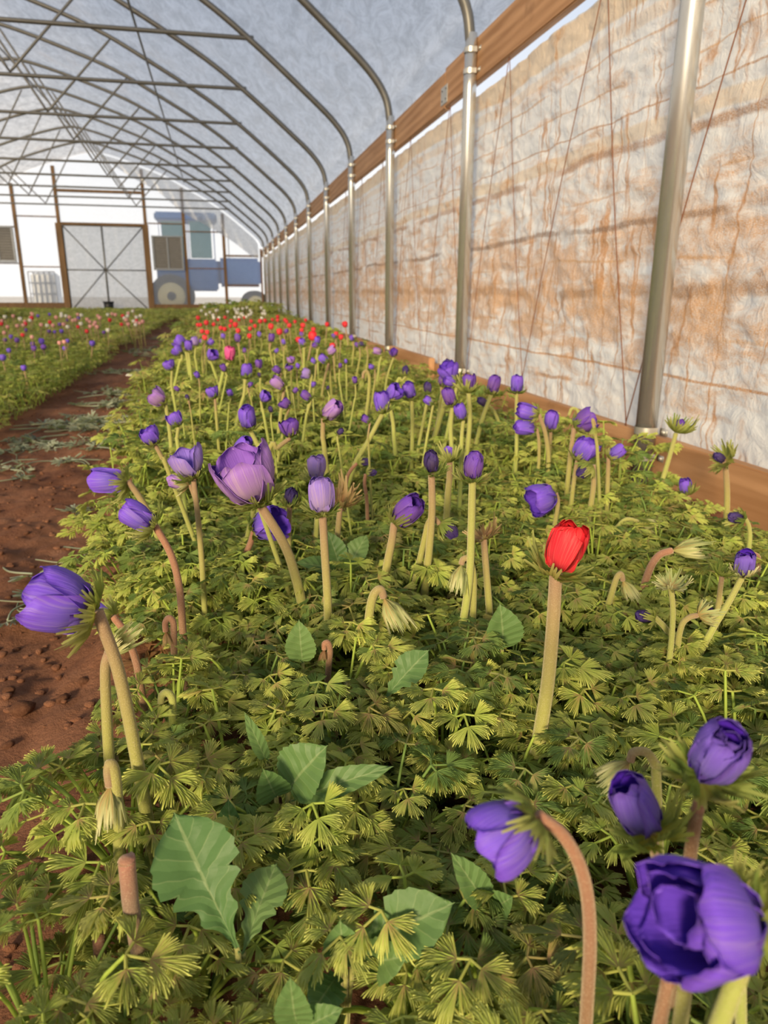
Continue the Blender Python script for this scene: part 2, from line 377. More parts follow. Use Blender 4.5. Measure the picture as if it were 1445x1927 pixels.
def boxv(x0, x1, y0, y1, z0, z1, bev=0):
    if bev <= 0:
        V = [(x, y, z) for z in (z0, z1) for y in (y0, y1) for x in (x0, x1)]
        return V, [(0, 2, 3, 1), (4, 5, 7, 6), (0, 1, 5, 4), (2, 6, 7, 3), (0, 4, 6, 2), (1, 3, 7, 5)]
    import bmesh
    bm = bmesh.new(); bmesh.ops.create_cube(bm, size=1)
    for v in bm.verts: v.co = Vector(((x0+x1)/2+v.co.x*(x1-x0), (y0+y1)/2+v.co.y*(y1-y0), (z0+z1)/2+v.co.z*(z1-z0)))
    bmesh.ops.bevel(bm, geom=list(bm.edges), offset=bev, segments=2, affect='EDGES')
    bm.verts.ensure_lookup_table(); V = [tuple(v.co) for v in bm.verts]; Fc = [tuple(v.index for v in f.verts) for f in bm.faces]; bm.free()
    return V, Fc
def box(name, dims, m, parent=None, bev=.004, smooth_=False):
    V, Fc = boxv(*dims, bev); return mk(name, V, Fc, m, parent, smooth_=smooth_)
def join(parts):
    V, Fc, UV, MI = [], [], [], []; o = 0
    for p in parts:
        v, f = p[0], p[1]; V += list(map(tuple, v)); Fc += [tuple(i+o for i in q) for q in f]; o += len(v)
        UV += list(p[2]) if len(p) > 2 and p[2] is not None else [(0, 0)]*len(v)
        MI += [p[3] if len(p) > 3 else 0]*len(f)
    return V, Fc, UV, MI
_tab = np.random.default_rng(11).random((256, 256))
def vnoise(x, y, f, seed=0):
    x = np.asarray(x)*f+seed*17.3; y = np.asarray(y)*f+seed*9.7
    xi = np.floor(x).astype(int); yi = np.floor(y).astype(int); u = x-xi; v = y-yi
    u = u*u*(3-2*u); v = v*v*(3-2*v); g = lambda a, b: _tab[a % 256, b % 256]
    return (g(xi, yi)*(1-u)+g(xi+1, yi)*u)*(1-v)+(g(xi, yi+1)*(1-u)+g(xi+1, yi+1)*u)*v-.5
def gridmesh(name, A, B, fn, m, parent=None, uv=None):
    a, b = np.meshgrid(A, B, indexing='ij'); P = fn(a, b); nb = len(B)
    V = np.stack([p.ravel() for p in P], 1)
    i, j = np.meshgrid(np.arange(len(A)-1), np.arange(nb-1), indexing='ij'); k = (i*nb+j).ravel()
    Fc = np.stack([k, k+nb, k+nb+1, k+1], 1)
    return mk(name, V, Fc.tolist(), m, parent)

# ------------------------------------------------------------------ the tunnel: floor
def lin(*segs):
    out = []
    for a, b, st in segs: out += list(np.arange(a, b, st))
    return np.array(out+[segs[-1][1]])
BED_L = lambda y: -.24-.16*np.clip((y-1)/2.6, 0, 1)-.06*np.clip((y-4)/6, 0, 1)     # left margin of the bed by the tarp
def floor_fn(x, y):
    inb = np.clip((x-(BED_L(y)-.03))/.08, 0, 1)*np.clip((1.08-x)/.08, 0, 1)+np.clip((-1.0-x)/.1, 0, 1)*np.clip((x+2.9)/.1, 0, 1)+np.clip((-3.5-x)/.1, 0, 1)*np.clip((x+5.6)/.1, 0, 1)
    z = .035*inb+.030*vnoise(x, y, 3, 1)+.022*vnoise(x, y, 9, 2)+.016*np.abs(vnoise(x, y, 24, 3))+.010*vnoise(x, y, 55, 4)
    return x, y, z-.012
fl = gridmesh('floor', lin((-7.4, -1.25, .12), (-1.25, -.1, .013), (-.1, 1.0, .03), (1.0, 1.5, .02)), lin((-6.2, .3, .12), (.3, 2.6, .013), (2.6, 5, .025), (5, 22.6, .1)), floor_fn, M['soil'])
tag(fl, 'red brown bare soil floor of the tunnel with a trodden path', 'floor', kind='structure')
g = mk('ground_outside', *boxv(-60, 60, 22.6, 140, -.35, -.25), M['earth_out'], smooth_=False); tag(g, 'pale open field outside the end wall', 'ground', kind='structure')

# ------------------------------------------------------------------ hoops
RX = -2.95; HW = 4.2; YE = 22.2
PROF = [(0, 4.06), (.35, 4.0), (.9, 3.84), (1.67, 3.57), (2.3, 3.25), (2.95, 2.88), (3.37, 2.58), (3.8, 2.23), (4.05, 2.01), (4.165, 1.85), (4.2, 1.68)]
PS = cr([(u, 0, z) for u, z in PROF], 5)[:, [0, 2]]
def roof_z(u): return np.interp(np.abs(u), PS[:, 0], PS[:, 1])
hoopY = [2.062+i*1.6868+d for i, d in enumerate([-.09, .04, .095, .01, -.04, -.03, -.02, .06, 0, -.03, 0, 0])]
XP = RX+HW
def strap_mesh(zc, w=.022, r=.034):
    P = []
    n = 14
    for k in range(n+1):
        t = math.radians(-100+200*k/n); P.append((-r*math.cos(t), r*math.sin(t)))
    P = [(r*.55, -r-.001)]+P[::1]+[(r*.95, r+.0)]
    V, Fc = [], []
    for x, y in P: V += [(x, y, zc-w/2), (x, y, zc+w/2)]
    for i in range(len(P)-1): Fc.append((2*i, 2*i+1, 2*i+3, 2*i+2))
    a = len(V); tv, tf = boxv(r*.80, r*.80+.004, -r-.034, -r+.004, zc-w/2, zc+w/2, .0015)
    V += tv; Fc += [tuple(q+a for q in f) for f in tf]
    return V, Fc
def bolt_mesh(z):
    V, Fc, _ = tube([(.022, -.052, z), (.031, -.052, z)], .0075, 6); return V, Fc
hoop_me = {}
ORD = ['first', 'second', 'third', 'fourth', 'fifth', 'sixth', 'seventh', 'eighth', 'ninth', 'tenth', 'eleventh', 'twelfth']
def build_hoop_meshes():
    bow = np.vstack([np.c_[-PS[::-1, 0], np.zeros(len(PS)), PS[::-1, 1]], np.c_[PS[1:, 0], np.zeros(len(PS)-1), PS[1:, 1]]])
    bow = np.vstack([[(-HW, 0, 1.5)], bow, [(HW, 0, 1.5)]])
    V, Fc, UV = tube(bow, .0255, 10); hoop_me['bow'] = mk('bow', V, Fc, M['bow'], link=False)
    V, Fc, UV = tube([(0, 0, -.15), (0, 0, 1.50), (0, 0, 1.56), (0, 0, 1.563), (0, 0, 1.735), (0, 0, 1.738)], [.0315, .0315, .0315, .029, .029, .027], 20); hoop_me['post'] = mk('post', V, Fc, M['steel'], link=False)
    V, Fc, UV = tube([(-3.37, 0, 2.63), (-3.30, 0, 2.615), (0, 0, 2.62), (3.30, 0, 2.615), (3.37, 0, 2.63)], [.011, .0185, .0185, .0185, .011], 8); hoop_me['chord'] = mk('chord', V, Fc, M['bow'], link=False)
    for nm, a, b in (('inner', (.25, 3.985), (1.06, 2.64)), ('outer', (1.06, 2.64), (1.86, float(roof_z(1.86))-.02))):
        P = np.array([(a[0], 0, a[1]), (a[0]+(b[0]-a[0])*.05, 0, a[1]+(b[1]-a[1])*.05), (a[0]+(b[0]-a[0])*.95, 0, a[1]+(b[1]-a[1])*.95), (b[0], 0, b[1])])
        V, Fc, UV = tube(P, [.009, .0145, .0145, .009], 8); hoop_me['web_'+nm] = mk('web_brace', V, Fc, M['bow'], link=False)
    for z in (1.575, 1.665, .075, .155):
        hoop_me['strap%.3f' % z] = (mk('pipe_strap', *strap_mesh(z), M['strap'], link=False), mk('bolt', *bolt_mesh(z), M['strap'], link=False))
build_hoop_meshes()
for i, y in enumerate([hoopY[0]-1.69*k for k in (3, 2, 1)]+hoopY):
    h = empty('hoop_frame', (RX, y, 0))
    k = i-2
    if k == 1: lab = 'galvanised arched hoop whose stout post stands by the knotted base board'
    elif k == 2: lab = 'galvanised arched hoop with its post strapped beside the hip board splice plate'
    elif k < 1: lab = 'galvanised arched hoop %s before the one by the knotted base board' % ['just', 'two places', 'three places'][-k]
    elif k == 12: lab = 'galvanised arched truss hoop standing next to the end wall'
    else: lab = 'galvanised arched truss hoop, the %s counted from the end wall' % ORD[12-k]
    tag(h, lab, 'hoop', 'galvanised hoops along the tunnel')
    put('bow', hoop_me['bow'], h)
    for s in (1, -1):
        p = put('post', hoop_me['post'], h, (s*HW, 0, 0)); p.scale.x = s
        for z in (1.575, 1.665, .075, .155):
            a, b = hoop_me['strap%.3f' % z]; so = put('pipe_strap', a, h, (s*HW, 0, 0)); so.scale.x = s
            put('bolt', b, so)
    if k >= 3:
        put('chord', hoop_me['chord'], h)
        for s in (1, -1):
            for nm in ('inner', 'outer'):
                wv = put('web_brace', hoop_me['web_'+nm], h); wv.scale.x = s
for u, lab in ((0, 'long ridge purlin pipe running under the roof peak'), (2.27, 'long side purlin pipe above the bed by the tarp'), (-2.27, 'long side purlin pipe above the far bed')):
    z = float(roof_z(u))-.045
    V, Fc, UV = tube([(RX+u, -3.2, z), (RX+u, hoopY[-1], z)], .0125, 8); tag(mk('roof_purlin', V, Fc, M['bow']), lab, 'pipe', 'roof purlins')
#V, Fc, UV = tube([(RX+.07, 6.9, 3.93), (RX+.07, hoopY[-1], 3.93)], .012, 8); tag(mk('roof_purlin', V, Fc, M['bow']), 'thin brace pipe just below the ridge purlin', 'pipe', 'roof purlins')

# ------------------------------------------------------------------ roof film
arc = np.concatenate([-PS[::-1, 0], PS[1:, 0]]); arcz = np.concatenate([PS[::-1, 1], PS[1:, 1]])
arcu = np.concatenate([[-HW-.08, -HW-.075], arc*1.006, [HW+.075, HW+.08]]); arcz = np.concatenate([[1.69, 1.79], arcz+.032, [1.79, 1.69]])
keep = (arcz > 1.80) | (np.abs(arcu) > HW+.06); arcu, arcz = arcu[keep], arcz[keep]
hy = np.array([hoopY[0]-1.69*k for k in (3, 2, 1)]+hoopY+[YE])
def roof_fn(i, y):
    u = np.interp(i, np.arange(len(arcu)), arcu); z = np.interp(i, np.arange(len(arcu)), arcz)
    t = np.abs(((y-hy[0])/1.687) % 1-.5)*2                      # 1 at hoops, 0 mid-bay
    sag = (1-t**2)*.03+.012*vnoise(u, y, 2.5, 5)*(1-t)
    edge = np.clip((np.abs(u)-4.1)/.12, 0, 1)
    zz = z-sag*(1-edge); uu = u+edge*np.sign(u)*.02*vnoise(y, z, 22, 6)
    return RX+uu, y, zz
rf = gridmesh('ceiling', np.arange(len(arcu)), lin((-3.2, 8, .08), (8, YE+.02, .16)), roof_fn, M['roof_film'])
tag(rf, 'blue grey scuffed plastic film roof stretched over the hoops', 'roof film', kind='structure')

# ------------------------------------------------------------------ tarp side walls
def tarp_fn(sgn):
    def fn(y, z):
        zz = z.copy(); top = np.clip((z-1.40)/.12, 0, 1); zz -= top*(.012+.016*vnoise(y, y*0, .8, 3)+.012*np.clip((y-3)/6, 0, 1))
        amp = .55+.45*np.clip(1-(z-.2)/1.2, 0, 1)
        d = .022*vnoise(y, z, 3, 7)+.014*vnoise(y, z*.5, 9, 8)+.012*vnoise(y+z*.6, z*1.6, 14, 9)+.009*vnoise(y-z, z*2, 26, 10)+.005*vnoise(y*.6, z*2.5, 42, 12)
        bell = -.016*np.sin(math.pi*((y-2) % 1.687)/1.687)*amp
        return RX+sgn*(HW+.075+.9*d+bell*.3), y, zz
    return fn
wr = gridmesh('wall_right', lin((-3.2, 1.2, .06), (1.2, 4.4, .011), (4.4, 9, .03), (9, YE, .08)), lin((.05, 1.515, .013)), tarp_fn(1), M['tarp'])
tag(wr, 'white woven roll up tarp wall streaked with rust brown mud', 'tarp wall', kind='structure')
wl = gridmesh('wall_left', lin((-3.2, YE, .15)), lin((.05, 1.515, .08)), tarp_fn(-1), M['roof_film'])
tag(wl, 'translucent side curtain beyond the far bed', 'curtain', kind='structure')
wf = gridmesh('wall_front_added', np.arange(0, len(arcu)), np.linspace(0, 1, 3), lambda i, t: (RX+np.interp(i, np.arange(len(arcu)), arcu), -3.2+0*t, np.interp(i, np.arange(len(arcu)), arcz)*t), M['end_film'])  # unseen near end, added so the sun comes in filtered by film
tag(wf, 'unseen clear film end added behind the viewpoint to filter the sun', 'end wall', kind='structure')

# boards
bb = empty('baseboard_right', (0, 0, 0)); tag(bb, 'row of knotty wooden base boards below the tarp', 'base board', kind='structure')
XB = XP+.028
box('plank', (XB, XB+.038, -3.2, 4.95, -.02, .135), M['board'], bb, .005)
box('plank', (XB, XB+.038, 4.95, 9.8, -.02, .14), M['board'], bb, .005)
box('plank', (XB, XB+.038, 9.8, 16, -.02, .14), M['board'], bb, .005); box('plank', (XB, XB+.038, 16, YE, -.02, .14), M['board'], bb, .005)
box('splice_block', (XB-.042, XB-.002, 4.36, 5.48, .035, .172), M['board'], bb, .005)
t1 = empty('trim_1', (0, 0, 0)); tag(t1, 'long brown wooden hip board the hoops are strapped to', 'hip board', kind='structure')
box('plank', (XB, XB+.038, -3.2, 4.30, 1.532, 1.725), M['board'], t1, .004)
box('plank', (XB, XB+.038, 4.302, 9.3, 1.525, 1.71), M['board'], t1, .004)
box('plank', (XB, XB+.038, 9.302, 15, 1.525, 1.71), M['board'], t1, .004); box('plank', (XB, XB+.038, 15, YE, 1.525, 1.71), M['board'], t1, .004)
pl = box('splice_plate', (XB-.003, XB-.0005, 4.25, 4.37, 1.55, 1.64), M['strap'], t1, .001); pl['label'] = 'zinc nail plate'
for a, b in ((4.275, 1.57), (4.275, 1.62), (4.345, 1.57), (4.345, 1.62)):
    V, Fc, UV = tube([(XB-.005, a, b), (XB-.002, a, b)], .005, 6); mk('nail', V, Fc, M['pot'], pl)
t2 = empty('trim_2', (0, 0, 0)); tag(t2, 'wooden boards along the far side curtain', 'hip board', kind='structure')
XL = RX-HW-.028
box('plank', (XL-.038, XL, -3.2, YE, 1.532, 1.725), M['board'], t2); box('plank', (XL-.038, XL, -3.2, YE, -.02, .14), M['board'], t2)

# tie cords: V pairs down the face of the tarp
XC = XB+.012
def cord(y0, z0, y1, z1, lab, r=.0018):
    P = cr([(XC, y0, z0), (XC-.004, (y0+y1)/2+.01, (z0+z1)/2), (XC, y1, z1)], 6)
    V, Fc, UV = tube(P, r, 6); tag(mk('tie_cord', V, Fc, M['cord']), lab, 'cord', 'brown tie cords down the tarp')
cord(2.545, 1.54, 3.06, .13, 'thin brown tie cord slanting down the tarp behind the hip board splice side')
cord(2.535, 1.54, 2.15, .13, 'thin brown tie cord dropping to the foot of the stout post')
cord(1.70, 1.54, 2.16, .13, 'dark tie cord passing behind the stout post')
cord(1.69, 1.54, 1.30, .13, 'thin brown tie cord on the tarp next to the knotted base board')
for k in range(2, 8):
    ya = 3.38+(k-2)*.86
    for s in (.42, -.36): cord(ya+s*.01, 1.53, ya+s, .13, 'faint brown tie cord slanting %s the end wall, %s pair past the stout post' % ('towards' if s > 0 else 'away from', ORD[k-1]), .0017)

# ------------------------------------------------------------------ end wall
def ew(px, py, dy=0): p = onY(px, py, YE+dy); return p[0], p[2]
wbk = empty('wall_back', (0, YE, 0)); tag(wbk, 'pale film end wall framed with brown wooden studs', 'end wall', kind='structure')
def bpart(name, x0, x1, z0, z1, m, y0=-.05, y1=.04, parent=None, bev=.004):
    V, Fc = boxv(x0, x1, y0, y1, z0, z1, bev); return mk(name, V, Fc, m, parent or wbk, smooth_=False)
STX = [-6.15, -5.12, -4.05, -1.83, -.82, .24, 1.22]
def arch(x): return float(roof_z(x-RX))
for x in STX[:-1]: bpart('stud', x-.042, x+.042, -.05, arch(x)-.06, M['stud'])
for x in (-4.05, -1.83): bpart('jamb', x-.09, x+.07, -.05, 2.32, M['stud'], -.075, -.052)
bpart('stud', XP-.02, XP+.03, -.05, 1.75, M['stud'])
for a, b in zip(STX[:-1], STX[1:]):
    if a == -4.05: continue
    bpart('sill_beam', a+.043, b-.043, -.05, .27 if a < -4 else .23, M['stud'])
bpart('header_beam', -4.0, -1.88, 2.27, 2.34, M['stud']); bpart('header_beam', -4.0, -1.88, 3.09, 3.16, M['stud'])
def girt(a, b, z, t=.03, m='stud'): bpart('girt', a+.043, b-.043, z-t/2, z+t/2, M[m], -.03, .02, bev=.003)
girt(-5.12, -4.05, 2.47); girt(-5.12, -4.05, 1.2); girt(-1.83, -.82, 2.36); girt(-.82, .24, 2.17); girt(-.82, .24, 1.2)
girt(.24, 1.22, 1.55, .05); girt(.24, 1.22, .75, .04); girt(-6.15, -5.12, 1.28); girt(-6.15, -5.12, 2.2)
# film panes, one per bay
edges = [RX-HW]+STX[:-1]+[XP]
for a, b in zip(edges[:-1], edges[1:]):
    n = 8; xs = np.linspace(a, b, n+1); zt = np.array([arch(x)+.045 for x in xs]); z0 = 2.30 if a == -4.05 else .12
    gridmesh('pane', np.arange(n+1), np.linspace(0, 1, 10), lambda i, t: (np.interp(i, np.arange(n+1), xs), .048+.012*vnoise(np.interp(i, np.arange(n+1), xs), t*3, 2.5, 3), z0+(np.interp(i, np.arange(n+1), zt)-z0)*t), M['end_film'], wbk)
# double door
dr = empty('door_1', (0, YE-.02, 0)); tag(dr, 'double film door with crossed grey pipe braces', 'door', kind='structure')
DX0, DX1, DZ0, DZ1, DXM = -3.97, -1.91, .06, 2.26, -2.98
for a, b, s in ((DX0, DXM-.008, 1), (DXM+.008, DX1, -1)):
    lf = empty('door_leaf', (0, 0, 0)); lf.parent = dr
    n = 30
    gridmesh('film', np.linspace(a+.01, b-.01, n), np.linspace(DZ0+.02, DZ1-.02, 8), lambda x, z: (x, .012+.012*vnoise(x, z*.15, 9, 4), z), M['door_film'], lf)
    for P in ([(a, 0, DZ0), (a, 0, DZ1)], [(b, 0, DZ0), (b, 0, DZ1)], [(a, 0, DZ0), (b, 0, DZ0)], [(a, 0, DZ1), (b, 0, DZ1)], [(a, 0, 1.13), (b, 0, 1.13)]):
        V, Fc, UV = tube(P, .017, 8); mk('frame_pipe', V, Fc, M['bow'], lf)
    o_, i_ = (a, b) if s == 1 else (b, a)
    for z in (DZ0, DZ1):
        V, Fc, UV = tube([(o_, -.012, z), (i_, -.012, 1.13)], .016, 8); mk('cross_brace', V, Fc, M['bow'], lf)
# louvred shutters
def shutter(x0, x1, z0, z1, lab):
    o = empty('louvre_shutter', (0, YE-.10, 0)); tag(o, lab, 'shutter', 'louvred wall shutters')
    for d in ((x0, x0+.05, z0, z1), (x1-.05, x1, z0, z1), (x0+.051, x1-.051, z0, z0+.04), (x0+.051, x1-.051, z1-.04, z1), ((x0+x1)/2-.02, (x0+x1)/2+.02, z0+.041, z1-.041)):
        bpart('frame', d[0], d[1], d[2], d[3], M['cage'], -.03, .03, o)
    n = 12
    for k in range(n):
        za = z0+.045+(z1-z0-.09)*k/n; zb = za+(z1-z0-.09)/n*1.12
        V = [(x0+.05, -.018, za), (x1-.05, -.018, za), (x1-.05, .012, zb), (x0+.05, .012, zb), (x0+.05, -.014, za), (x1-.05, -.014, za), (x1-.05, .016, zb), (x0+.05, .016, zb)]
        mk('slat', V, [(0, 1, 2, 3), (7, 6, 5, 4), (0, 4, 5, 1), (3, 2, 6, 7)], M['louver'], o, smooth_=False)
shutter(-1.70, -.88, 1.14, 2.04, 'dark grey louvred shutter next to the double door')
shutter(-6.02, -5.19, 1.30, 2.20, 'dark grey louvred shutter standing away from the door')
# loose roof film hanging inside the end corner
def drape_fn(a, b):
    px = np.interp(a, [0, .2, .45, .7, .9, 1], [200, 262, 330, 405, 455, 483]); xs = np.array([onY(q, 400, YE-.2)[0] for q in px.ravel()]).reshape(px.shape)
    lowpy = np.interp(px, [200, 255, 300, 345, 400, 440, 472, 483], [297, 335, 360, 402, 432, 458, 484, 486])
    zl = np.array([onY(q, w, YE-.2)[2] for q, w in zip(px.ravel(), lowpy.ravel())]).reshape(px.shape)
    zt = roof_z(xs-RX)-.03; zl = np.minimum(zl, zt-.03)
    z = zl+(zt-zl)*b
    return xs, YE-.22+.10*b+.03*np.sin(a*60+b*6)*(1-.6*b), z
dp = gridmesh('loose_film_drape', np.linspace(0, 1, 60), np.linspace(0, 1, 8), drape_fn, M['drape_film']); tag(dp, 'grey fold of slack film gathered into the corner of the end wall', 'film')
# black pot at the door
pt = empty('plant_pot', (onY(205, 578, YE-.35)[0], YE-.35, .0)); tag(pt, 'black plastic pot in front of the double door', 'pot')
V, Fc, UV = tube([(0, 0, .05), (0, 0, .055), (0, 0, .30)], [.08, .115, .135], 20); mk('body', V, Fc, M['pot'], pt)
V, Fc, UV = tube([(0, 0, .275), (0, 0, .31)], [.145, .148], 20); mk('rim', V, Fc, M['pot'], pt)
# tractor and water tank outside, seen through the film
TY = 25.6
def tp(px, py): p = onY(px, py, TY); return p[0], p[2]
tr = empty('tractor', (0, TY, 0)); tag(tr, 'blue farm tractor with glazed cab parked outside the end wall', 'tractor')
def tb(name, p0, p1, m, y0=-.5, y1=.5, par=None, bev=.05):
    (xa, za), (xb, zb) = tp(*p0), tp(*p1); V, Fc = boxv(min(xa, xb), max(xa, xb), y0, y1, min(za, zb), max(za, zb), bev); return mk(name, V, Fc, m, par or tr, smooth_=False)
tb('cab_roof', (292, 402), (408, 420), M['tblue'], -.75, .75)
for a, b in ((300, 306), (352, 357), (400, 406)): tb('cab_pillar', (a, 418), (b, 490), M['tblue'], -.7, -.62, bev=.01); tb('cab_pillar', (a, 418), (b, 490), M['tblue'], .62, .7, bev=.01)
for a, b in ((306, 352), (357, 400)): tb('cab_window', (a, 420), (b, 488), M['tglass'], -.68, -.64, bev=.005)
tb('cab_floor', (296, 488), (412, 548), M['tblue'], -.7, .7); tb('hood', (408, 486), (492, 540), M['tblue'], -.4, .4, bev=.1)
tb('mudguard', (292, 486), (356, 498), M['tblue'], -.95, -.7)
tb('exhaust', (428, 440), (432, 488), M['tyre'], -.05, .05, bev=.01)
for px, py, rr, nm in ((325, 536, .66, 'rear_wheel'), (478, 558, .42, 'front_wheel')):
    x, z = tp(px, py); z = rr-.22
    for yy in (-.85, .85):
        V, Fc, UV = tube([(x, yy-.18, z), (x, yy-.16, z), (x, yy+.16, z), (x, yy+.18, z)], [rr*.85, rr, rr, rr*.85], 28); w = mk(nm, V, Fc, M['tyre'], tr)
        V, Fc, UV = tube([(x, yy-.21, z), (x, yy+.21, z)], rr*.62, 24); mk('rim', V, Fc, M['trim_yellow'], w)
        V, Fc, UV = tube([(x, yy-.24, z), (x, yy+.24, z)], rr*.2, 16); mk('hub', V, Fc, M['tyre'], w)
(xa, za), (xb, zb) = tp(60, 512), tp(116, 572)
tk = empty('water_tank', (0, TY, 0)); tag(tk, 'white cube water tank in a wire cage outside the end wall', 'tank')
V, Fc = boxv(xa+.04, xb-.04, -.5, .5, -.15, za-.03, .06); mk('tank', V, Fc, M['white_plastic'], tk, smooth_=False)
for k in range(6):
    x = xa+(xb-xa)*k/5; V, Fc, UV = tube([(x, -.54, -.2), (x, -.54, za)], .02, 6); mk('cage_bar', V, Fc, M['cage'], tk)
for k in range(5):
    z = -.15+(za+.15)*k/4; V, Fc, UV = tube([(xa, -.56, z), (xb, -.56, z)], .02, 6); mk('cage_bar', V, Fc, M['cage'], tk)

# ------------------------------------------------------------------ leaf shapes
def fan(nl, span, deep, sub, subdeep, tooth, fall=.25, jit=.0, rg=rnd):
    out = []                                                    # (theta, r, fold 0..1)
    for i in range(nl):
        q = 2*(i+.5)/nl-1; c = span/2*q; L = (1-fall*abs(q)**1.5)*(1+rg.uniform(-jit, jit)); w = span/nl*.5*.97
        out.append((c-w, deep*L, 1.))
        for j in range(sub):
            s = (j+.5)/sub*2-1; cc = c+s*w*.8; Ls = L*(1-.10*abs(s))*(1+rg.uniform(-jit, jit)); h = w*.8/sub
            if j > 0: out.append((c+((j/sub)*2-1)*w*.8, subdeep*L, 1.))
            if tooth:
                for a, b, f_ in ((-.88, .88, .6), (-.66, .93, .4), (-.42, .68, 1.), (-.16, .99, .3), (.16, 1., .3), (.42, .68, 1.), (.66, .93, .4), (.88, .88, .6)): out.append((cc+a*h, Ls*b*(1+rg.uniform(-jit, jit)*.5), f_))
            else: out.append((cc-.35*h, Ls*.95, abs(s))); out.append((cc+.35*h, Ls*.95, abs(s)))
        out.append((c+w, deep*L, 1.))
    return out
def blade(pts, L, droop=-.25, fold=.16, mid=True, wav=.05, rg=rnd, kx=1., ky=1.):
    """fan blade in its own frame: base at origin, pointing +x, normal +z"""
    ph = rg.uniform(0, 6); V = [(0, 0, 0)]; UV = [(0, 0)]; n = len(pts)
    def P(t, r, f): return (L*kx*r*math.cos(t)+(kx-1)*L*.12*r, L*ky*r*math.sin(t), L*(droop*r*r+fold*r*f+wav*math.sin(4*t+ph)*r))
    fr = (.5, 1.) if mid else (1.,)
    for k in fr:
        for t, r, f in pts: V.append(P(t, r*k, f*(.3 if k < 1 else 1))); UV.append((f if k == 1 else f*.8, r*k))
    Fc = [(0, 1+i, 2+i) for i in range(n-1)]
    if mid: Fc += [(1+i, 1+n+i, 2+n+i, 2+i) for i in range(n-1)]
    return np.array(V), Fc, UV
def xf(p, R3, t): return (np.asarray(p[0])@np.asarray(R3).T+np.asarray(t), p[1], p[2])
def rotm(ax, a): return np.array(Matrix.Rotation(a, 3, ax))
def anemone_leaf(rg, L, hgt, out, lod=0):
    """petiole from the crown at the origin leaning to +x, three cut leaflets at its end"""
    parts = []
    end = np.array([out, 0, hgt]); ctrl = np.array([out*.35, 0, hgt*.75])
    ts = np.linspace(0, 1, 6 if lod == 0 else 3)
    pet = np.array([2*(1-t)*t*ctrl+t*t*end for t in ts])
    if lod < 2:
        v, f, u = tube(pet, np.linspace(.0021, .0013, len(pet)), 5 if lod == 0 else 3, cap=False); parts.append((v, f, [(.9, .15)]*len(v)))
    tilt = rg.uniform(-.55, .30)
    base = rotm('Y', -tilt*.6)
    spec = {0: (3, 3.1, .13, 3, .40, True), 1: (3, 2.9, .2, 3, .5, False), 2: (3, 2.6, .35, 1, 0, False)}[lod]
    for a, k, gap in ((0, 1., .015), (1.35, .92, .009), (-1.35, .92, .009)):
        a += rg.uniform(-.15, .15); roll = rg.uniform(-.45, .45); pit = rg.uniform(-.2, .5)
        b = blade(fan(*spec, fall=.18, jit=.10, rg=rg), L*k, rg.uniform(-.45, .0), rg.uniform(.14, .36), lod == 0, .05, rg, 1.26, .94)
        Rm = base@rotm('Z', a)@rotm('Y', pit*.5)@rotm('X', roll)
        org = end+base@rotm('Z', a)@np.array([gap, 0, 0])
        parts.append(xf(b, Rm, org))
        if lod == 0:
            v, f, u = tube([end, org], .0011, 4, cap=False); parts.append((v, f, [(.5, .2)]*len(v)))
    return join(parts)[:3]
lr = random.Random(21)
LEAF = []
for k in range(14):
    hgt = .050+.088*(k/13)**.8; out = .082-.042*(k/13)+lr.uniform(-.01, .02)
    V, Fc, UV = anemone_leaf(lr, lr.uniform(.0185, .0255), hgt, out); LEAF.append((mk('leaf', V, Fc, M['leaf'], uv=UV, link=False), hgt))
DEAD = []
for k in range(3):
    V, Fc, UV = anemone_leaf(lr, .024, .03+.01*k, .06); DEAD.append(mk('leaf', V, Fc, M['dead'], uv=UV, link=False))

# near plants: every leaf is a part
NEAR_Y = 1.55
pr = random.Random(3); plants = []
y = .10; row = 0
while y < NEAR_Y:
    x = -.20+(.065 if row % 2 else 0)
    while x < 1.04:
        px_, py_ = x+pr.uniform(-.035, .035), y+pr.uniform(-.035, .035)
        if (BED_L(py_)+.035 if not .46 < py_ < 1.15 else -.135) < px_ < 1.03 and not (px_ > .93 and 1.4 < py_ < 1.75):
            u, v, d = proj((px_, py_, .14))
            gap = any(abs(u-a) < w_ and abs(v-b) < h_ for a, b, w_, h_ in ((246, 1770, 95, 115), (440, 1850, 75, 50), (620, 1885, 60, 40)))
            if d > .02 and -230 < u < 1660 and v < 2350 and not gap: plants.append((px_, py_))
        x += .108
    y += .108; row += 1
nl = 0
for px_, py_ in plants:
    pl = empty('anemone_plant', (px_, py_, .022)); tag(pl, 'low anemone clump of lacy yellow green leaves crowding the bed by the tarp', 'plant', 'anemone clumps crowding the bed by the tarp')
    n = pr.randint(25, 30); a0 = pr.uniform(0, 6.28); sc = pr.uniform(.86, 1.08); edge = 1-.35*max(0, (px_-.80)/.25) if px_ > .8 else 1
    if math.hypot(px_, py_) < .30: sc *= .86
    for k in range(n):
        me, hh = LEAF[min(13, int(pr.betavariate(1.7, 1.2)*14))]
        put('leaf', me, pl, rot=(pr.uniform(-.14, .14), pr.uniform(-.14, .2), a0+k*2.4+pr.uniform(-.3, .3)), scale=sc*edge*pr.uniform(.9, 1.1)); nl += 1
    for k in range(2): put('leaf', pr.choice(DEAD), pl, rot=(pr.uniform(-.2, .2), pr.uniform(0, .4), pr.uniform(0, 6.28)), scale=pr.uniform(.8, 1.2))
print('near plants', len(plants), 'leaves', nl)

